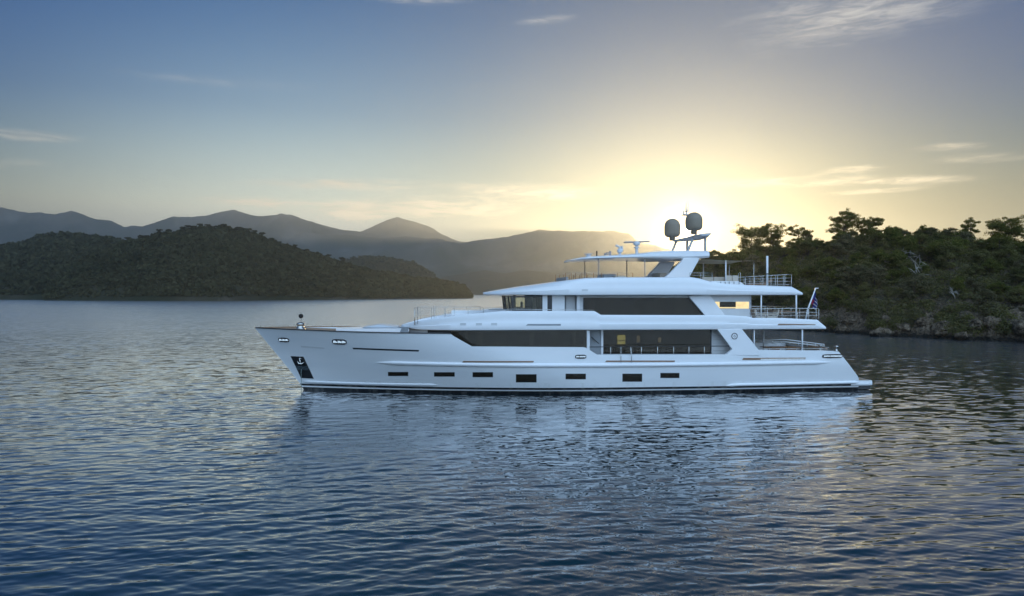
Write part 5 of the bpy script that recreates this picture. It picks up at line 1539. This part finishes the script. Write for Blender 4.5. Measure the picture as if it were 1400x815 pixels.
def build_trees():
    # trees standing clear against the sky
    G = 'pines on the crest of the islet'
    def crest(px, v, h, spread, seed, label, **k):
        k['nclump'] = int(k.get('nclump', 20) * 1.7); k['per'] = 75; k['leaf'] = 0.14; k['fine'] = True
        t = make_tree('pine_tree', h, spread, seed, **k); place(t, px, v, sink=1.3); tag(t, label, 'pine tree', G)
    crest(1030, 0.98, 9.0, 10.5, 3, 'spreading pine with open branches left of the tall white antenna pole', nclump=44, per=150, umbrella=0.9, low=0.30)
    crest(1058, 1.0, 8.2, 8.0, 8, 'pine right behind the tall white antenna pole, its crown touching the spreading pine', nclump=38, per=130, umbrella=0.9, low=0.4)
    crest(1092, 1.0, 7.0, 6.8, 12, 'low ragged pine between the spreading pine and the tall feathery pine', nclump=20, low=0.35)
    crest(1150, 0.98, 9.8, 7.0, 17, 'tall feathery pine, the highest against the sky on the islet', nclump=44, umbrella=0.5, low=0.30, per=120)
    crest(1186, 1.0, 7.0, 6.0, 23, 'flat-topped pine just right of the tallest feathery pine', nclump=34, umbrella=0.8, low=0.35)
    crest(1328, 1.0, 7.0, 4.4, 29, 'thin sparse pine left of the big umbrella pine near the right edge', nclump=16, umbrella=0.6, low=0.35)
    crest(1368, 0.98, 8.6, 7.8, 31, 'big umbrella pine on the crest at the far right', nclump=48, umbrella=0.95, low=0.34, per=140)
    crest(1262, 1.0, 4.4, 6.0, 37, 'low spreading pine on the middle of the crest', nclump=20, umbrella=0.9, low=0.3)
    crest(1288, 1.0, 3.6, 4.0, 41, 'small bushy pine right of the low spreading pine', nclump=14, low=0.2)
    crest(975, 1.0, 4.2, 5.2, 43, 'small sunlit tree just abaft the yacht mast legs', nclump=18, low=0.25)
    crest(945, 0.9, 4.0, 4.6, 47, 'small backlit tree seen under the yacht hardtop', nclump=16, low=0.2)
    crest(1420, 1.0, 6.5, 7, 53, 'pine beyond the umbrella pine, cut by the right edge of the picture', nclump=22, low=0.35)
    # trees on the slope: prototypes and copies
    protos = [make_tree('slope_tree', 4.6, 4.6, 60 + i, nclump=20, low=0.18, per=100, leaf=0.15, umbrella=0.5, mat=(F_PINE, F_BUSH, F_PINE, F_OLIVE, F_BUSH)[i]) for i in range(5)]
    rg = np.random.default_rng(77); spots = []
    tries = 0
    while len(spots) < 215 and tries < 9000:
        tries += 1
        px, v = rg.uniform(890, 1560), (rg.uniform(0.16, 1.0) if len(spots) < 160 else rg.uniform(0.86, 1.0))
        p = ground_at(px, v)
        if p.z < 3.2: continue
        if any((p - q[0]).length < 1.9 for q in spots): continue
        spots.append((p, px, v))
    for k, (p, px, v) in enumerate(spots):
        t = protos[k] if k < 5 else copy_tree(protos[int(rg.integers(0, 5))])
        s = float(rg.uniform(0.6, 1.15)) * (0.76 if v > 0.9 else 1.0)
        place(t, px, v, s=s, rz=float(rg.uniform(0, 6.28)), sz=s * float(rg.uniform(0.75, 1.1)))
        tag(t, 'bushy evergreen tree in the dense cover of the islet slope', 'evergreen tree', 'evergreen trees covering the islet slope')
    # undergrowth nobody could count
    n = 3400
    px = rg.uniform(880, 1620, n); v = rg.uniform(0.10, 1.12, n) ** 0.9
    keep = []
    for a, b in zip(px, v):
        p = ground_at(a, b)
        dens = 1.0 if b > 0.22 else 0.72
        if p.z > 1.4 + 2.2 * max(0.0, mnoise.noise(Vector((p.x * 0.12, 0, 3)))) and rg.uniform() < dens: keep.append((p.x, p.y, p.z + 0.25))
    for _ in range(1500):
        a, b = rg.uniform(1100, 1560), rg.uniform(0.02, 0.17)
        p = ground_at(a, b)
        if p.z > 1.1 and mnoise.noise(Vector((a * 0.035, p.z * 0.25, 7))) > 0.06: keep.append((p.x, p.y - 0.2, p.z + 0.2))
    C = np.array(keep); Rr = rg.uniform(0.5, 1.6, len(C))
    idx = rg.uniform(size=len(C))
    for nm, sel, mt in (('undergrowth', idx < 0.6, F_BUSH), ('undergrowth', idx >= 0.6, F_OLIVE)):
        q = leaf_quads(C[sel], Rr[sel], 95, 0.17, rg, flat=0.7)
        tag(np_obj(nm, q, np.arange(len(q)).reshape(-1, 4), mt), kind='stuff')

def dead_tree(label, px, v, h, seed, dirx, spread=0.8, group='bleached dead branches on the islet slope'):
    rg = np.random.default_rng(seed); m = MB()
    def branch(p, d, L, r, depth):
        pts = [p]; q = Vector(p)
        for i in range(4):
            d = (d + Vector(rg.normal(0, 0.22, 3))).normalized(); q = q + d * L / 4; pts.append(q.copy())
        m.tube(pts, [r * (1 - 0.17 * i) for i in range(5)], 6, cap=False)
        if depth:
            for k in range(3):
                b = pts[1 + k]; dd = (d + Vector(rg.normal(0, spread, 3)) + Vector((0, -0.2, -0.15))).normalized(); branch(b, dd, L * rg.uniform(0.45, 0.75), r * 0.55, depth - 1)
    o = empty('dead_tree'); p = ground_at(px, v); o.location = p + Vector((0, -0.6, -0.1))
    branch((0, 0, 0), Vector((dirx, -0.55, 0.9)).normalized(), h, 0.085, 4)
    m.build('trunk', M_DEAD, o, smooth=True); tag(o, label, 'dead tree', group)

def boulders():
    rg = np.random.default_rng(5); G = 'boulders along the islet waterline'
    labs = ['pale boulder at the waterline nearest the yacht flag', 'rounded grey boulder at the foot of the left cliff', 'long low boulder lying in the dark water line', 'angular boulder under the bare left bank', 'squat boulder right of the bare left bank', 'light brown boulder below the dead branches', 'cracked boulder under the middle cliff', 'dark wet boulder under the middle cliff', 'broad boulder left of the right-hand cliff', 'tall boulder leaning on the right-hand cliff', 'small boulder under the right-hand cliff', 'large boulder at the right edge of the shore']
    m_ = islet_rock
    for k, lab in enumerate(labs):
        px = 1140 + k * 23 + rg.uniform(-6, 6); p = ground_at(px, float(rg.choice([0.012, 0.03, 0.055, 0.08]))); big = float(rg.uniform(0.9, 1.7))
        bm = bmesh.new(); bmesh.ops.create_icosphere(bm, subdivisions=4, radius=1)
        s = Vector((rg.uniform(0.8, 1.5), rg.uniform(0.6, 1.0), rg.uniform(0.55, 0.95))) * big
        for v_ in bm.verts:
            c = v_.co.copy(); d = 1 + 0.45 * mnoise.noise(c * 1.1 + Vector((k * 7, 0, 0))) + 0.18 * mnoise.noise(c * 3.1 + Vector((k * 3, 5, 0)))
            c = Vector((round(c.x * 2.2) / 2.2 * 0.35 + c.x * 0.65, c.y, round(c.z * 2.5) / 2.5 * 0.35 + c.z * 0.65)); v_.co = Vector((c.x * s.x, c.y * s.y, c.z * s.z)) * d
        me = bpy.data.meshes.new('shore_boulder'); bm.to_mesh(me); bm.free(); me.materials.append(m_)
        me.polygons.foreach_set('use_smooth', [True] * len(me.polygons))
        o = bpy.data.objects.new('shore_boulder', me); col.objects.link(o); o.location = (p.x, p.y - 1.0, max(0.2, p.z - 0.3)); o.rotation_euler = (0, 0, float(rg.uniform(0, 6)))
        tag(o, lab, 'boulder', G)
M_DEAD = simple('bleached_wood', (0.52, 0.48, 0.42), 0.9, var=0.2)
islet_rock = bpy.data.materials['islet_ground']
build_trees()
dead_tree('bleached forked dead tree high on the islet slope below the crest', 1226, 0.62, 3.2, 4, 0.3)
dead_tree('large bleached dead tree with drooping branches in mid slope of the islet', 1252, 0.42, 4.4, 9, -0.2)
dead_tree('short bleached dead stick above the rocky bank', 1301, 0.22, 1.6, 15, -0.4, 0.4)
boulders()

def ridge_trees():
    """separate crowns standing on the skyline of the near hill across the bay"""
    X, Y, Z, v = left_a
    proto = make_tree('hill_tree', 8.5, 8.0, 91, nclump=16, low=0.35, per=40, leaf=0.55, umbrella=0.8, mat=fm_far)
    rg = np.random.default_rng(8); k = 0
    i = int(np.searchsorted(v, 0.99))
    for px in list(range(196, 362, 8)) + [150, 162, 176, 372, 386, 402, 424, 447, 470, 600, 612, 622, 630, 637]:
        px = px + rg.uniform(-3, 3)
        j = int((px - 60) / (646 - 60) * (X.shape[1] - 1))
        t = proto if k == 0 else copy_tree(proto); k += 1
        t.location = (X[i, j], Y[i, j] - rg.uniform(0, 4), Z[i, j] - 1.5); sc_ = float(rg.uniform(0.55, 1.15)) * (0.6 if px > 590 else 1.0)
        t.scale = (sc_, sc_, sc_ * float(rg.uniform(0.75, 1.05))); t.rotation_euler = (0, 0, float(rg.uniform(0, 6.28)))
        tag(t, 'dark tree on the skyline of the wooded hill across the bay', 'tree', 'trees on the skyline of the wooded hill')
ridge_trees()
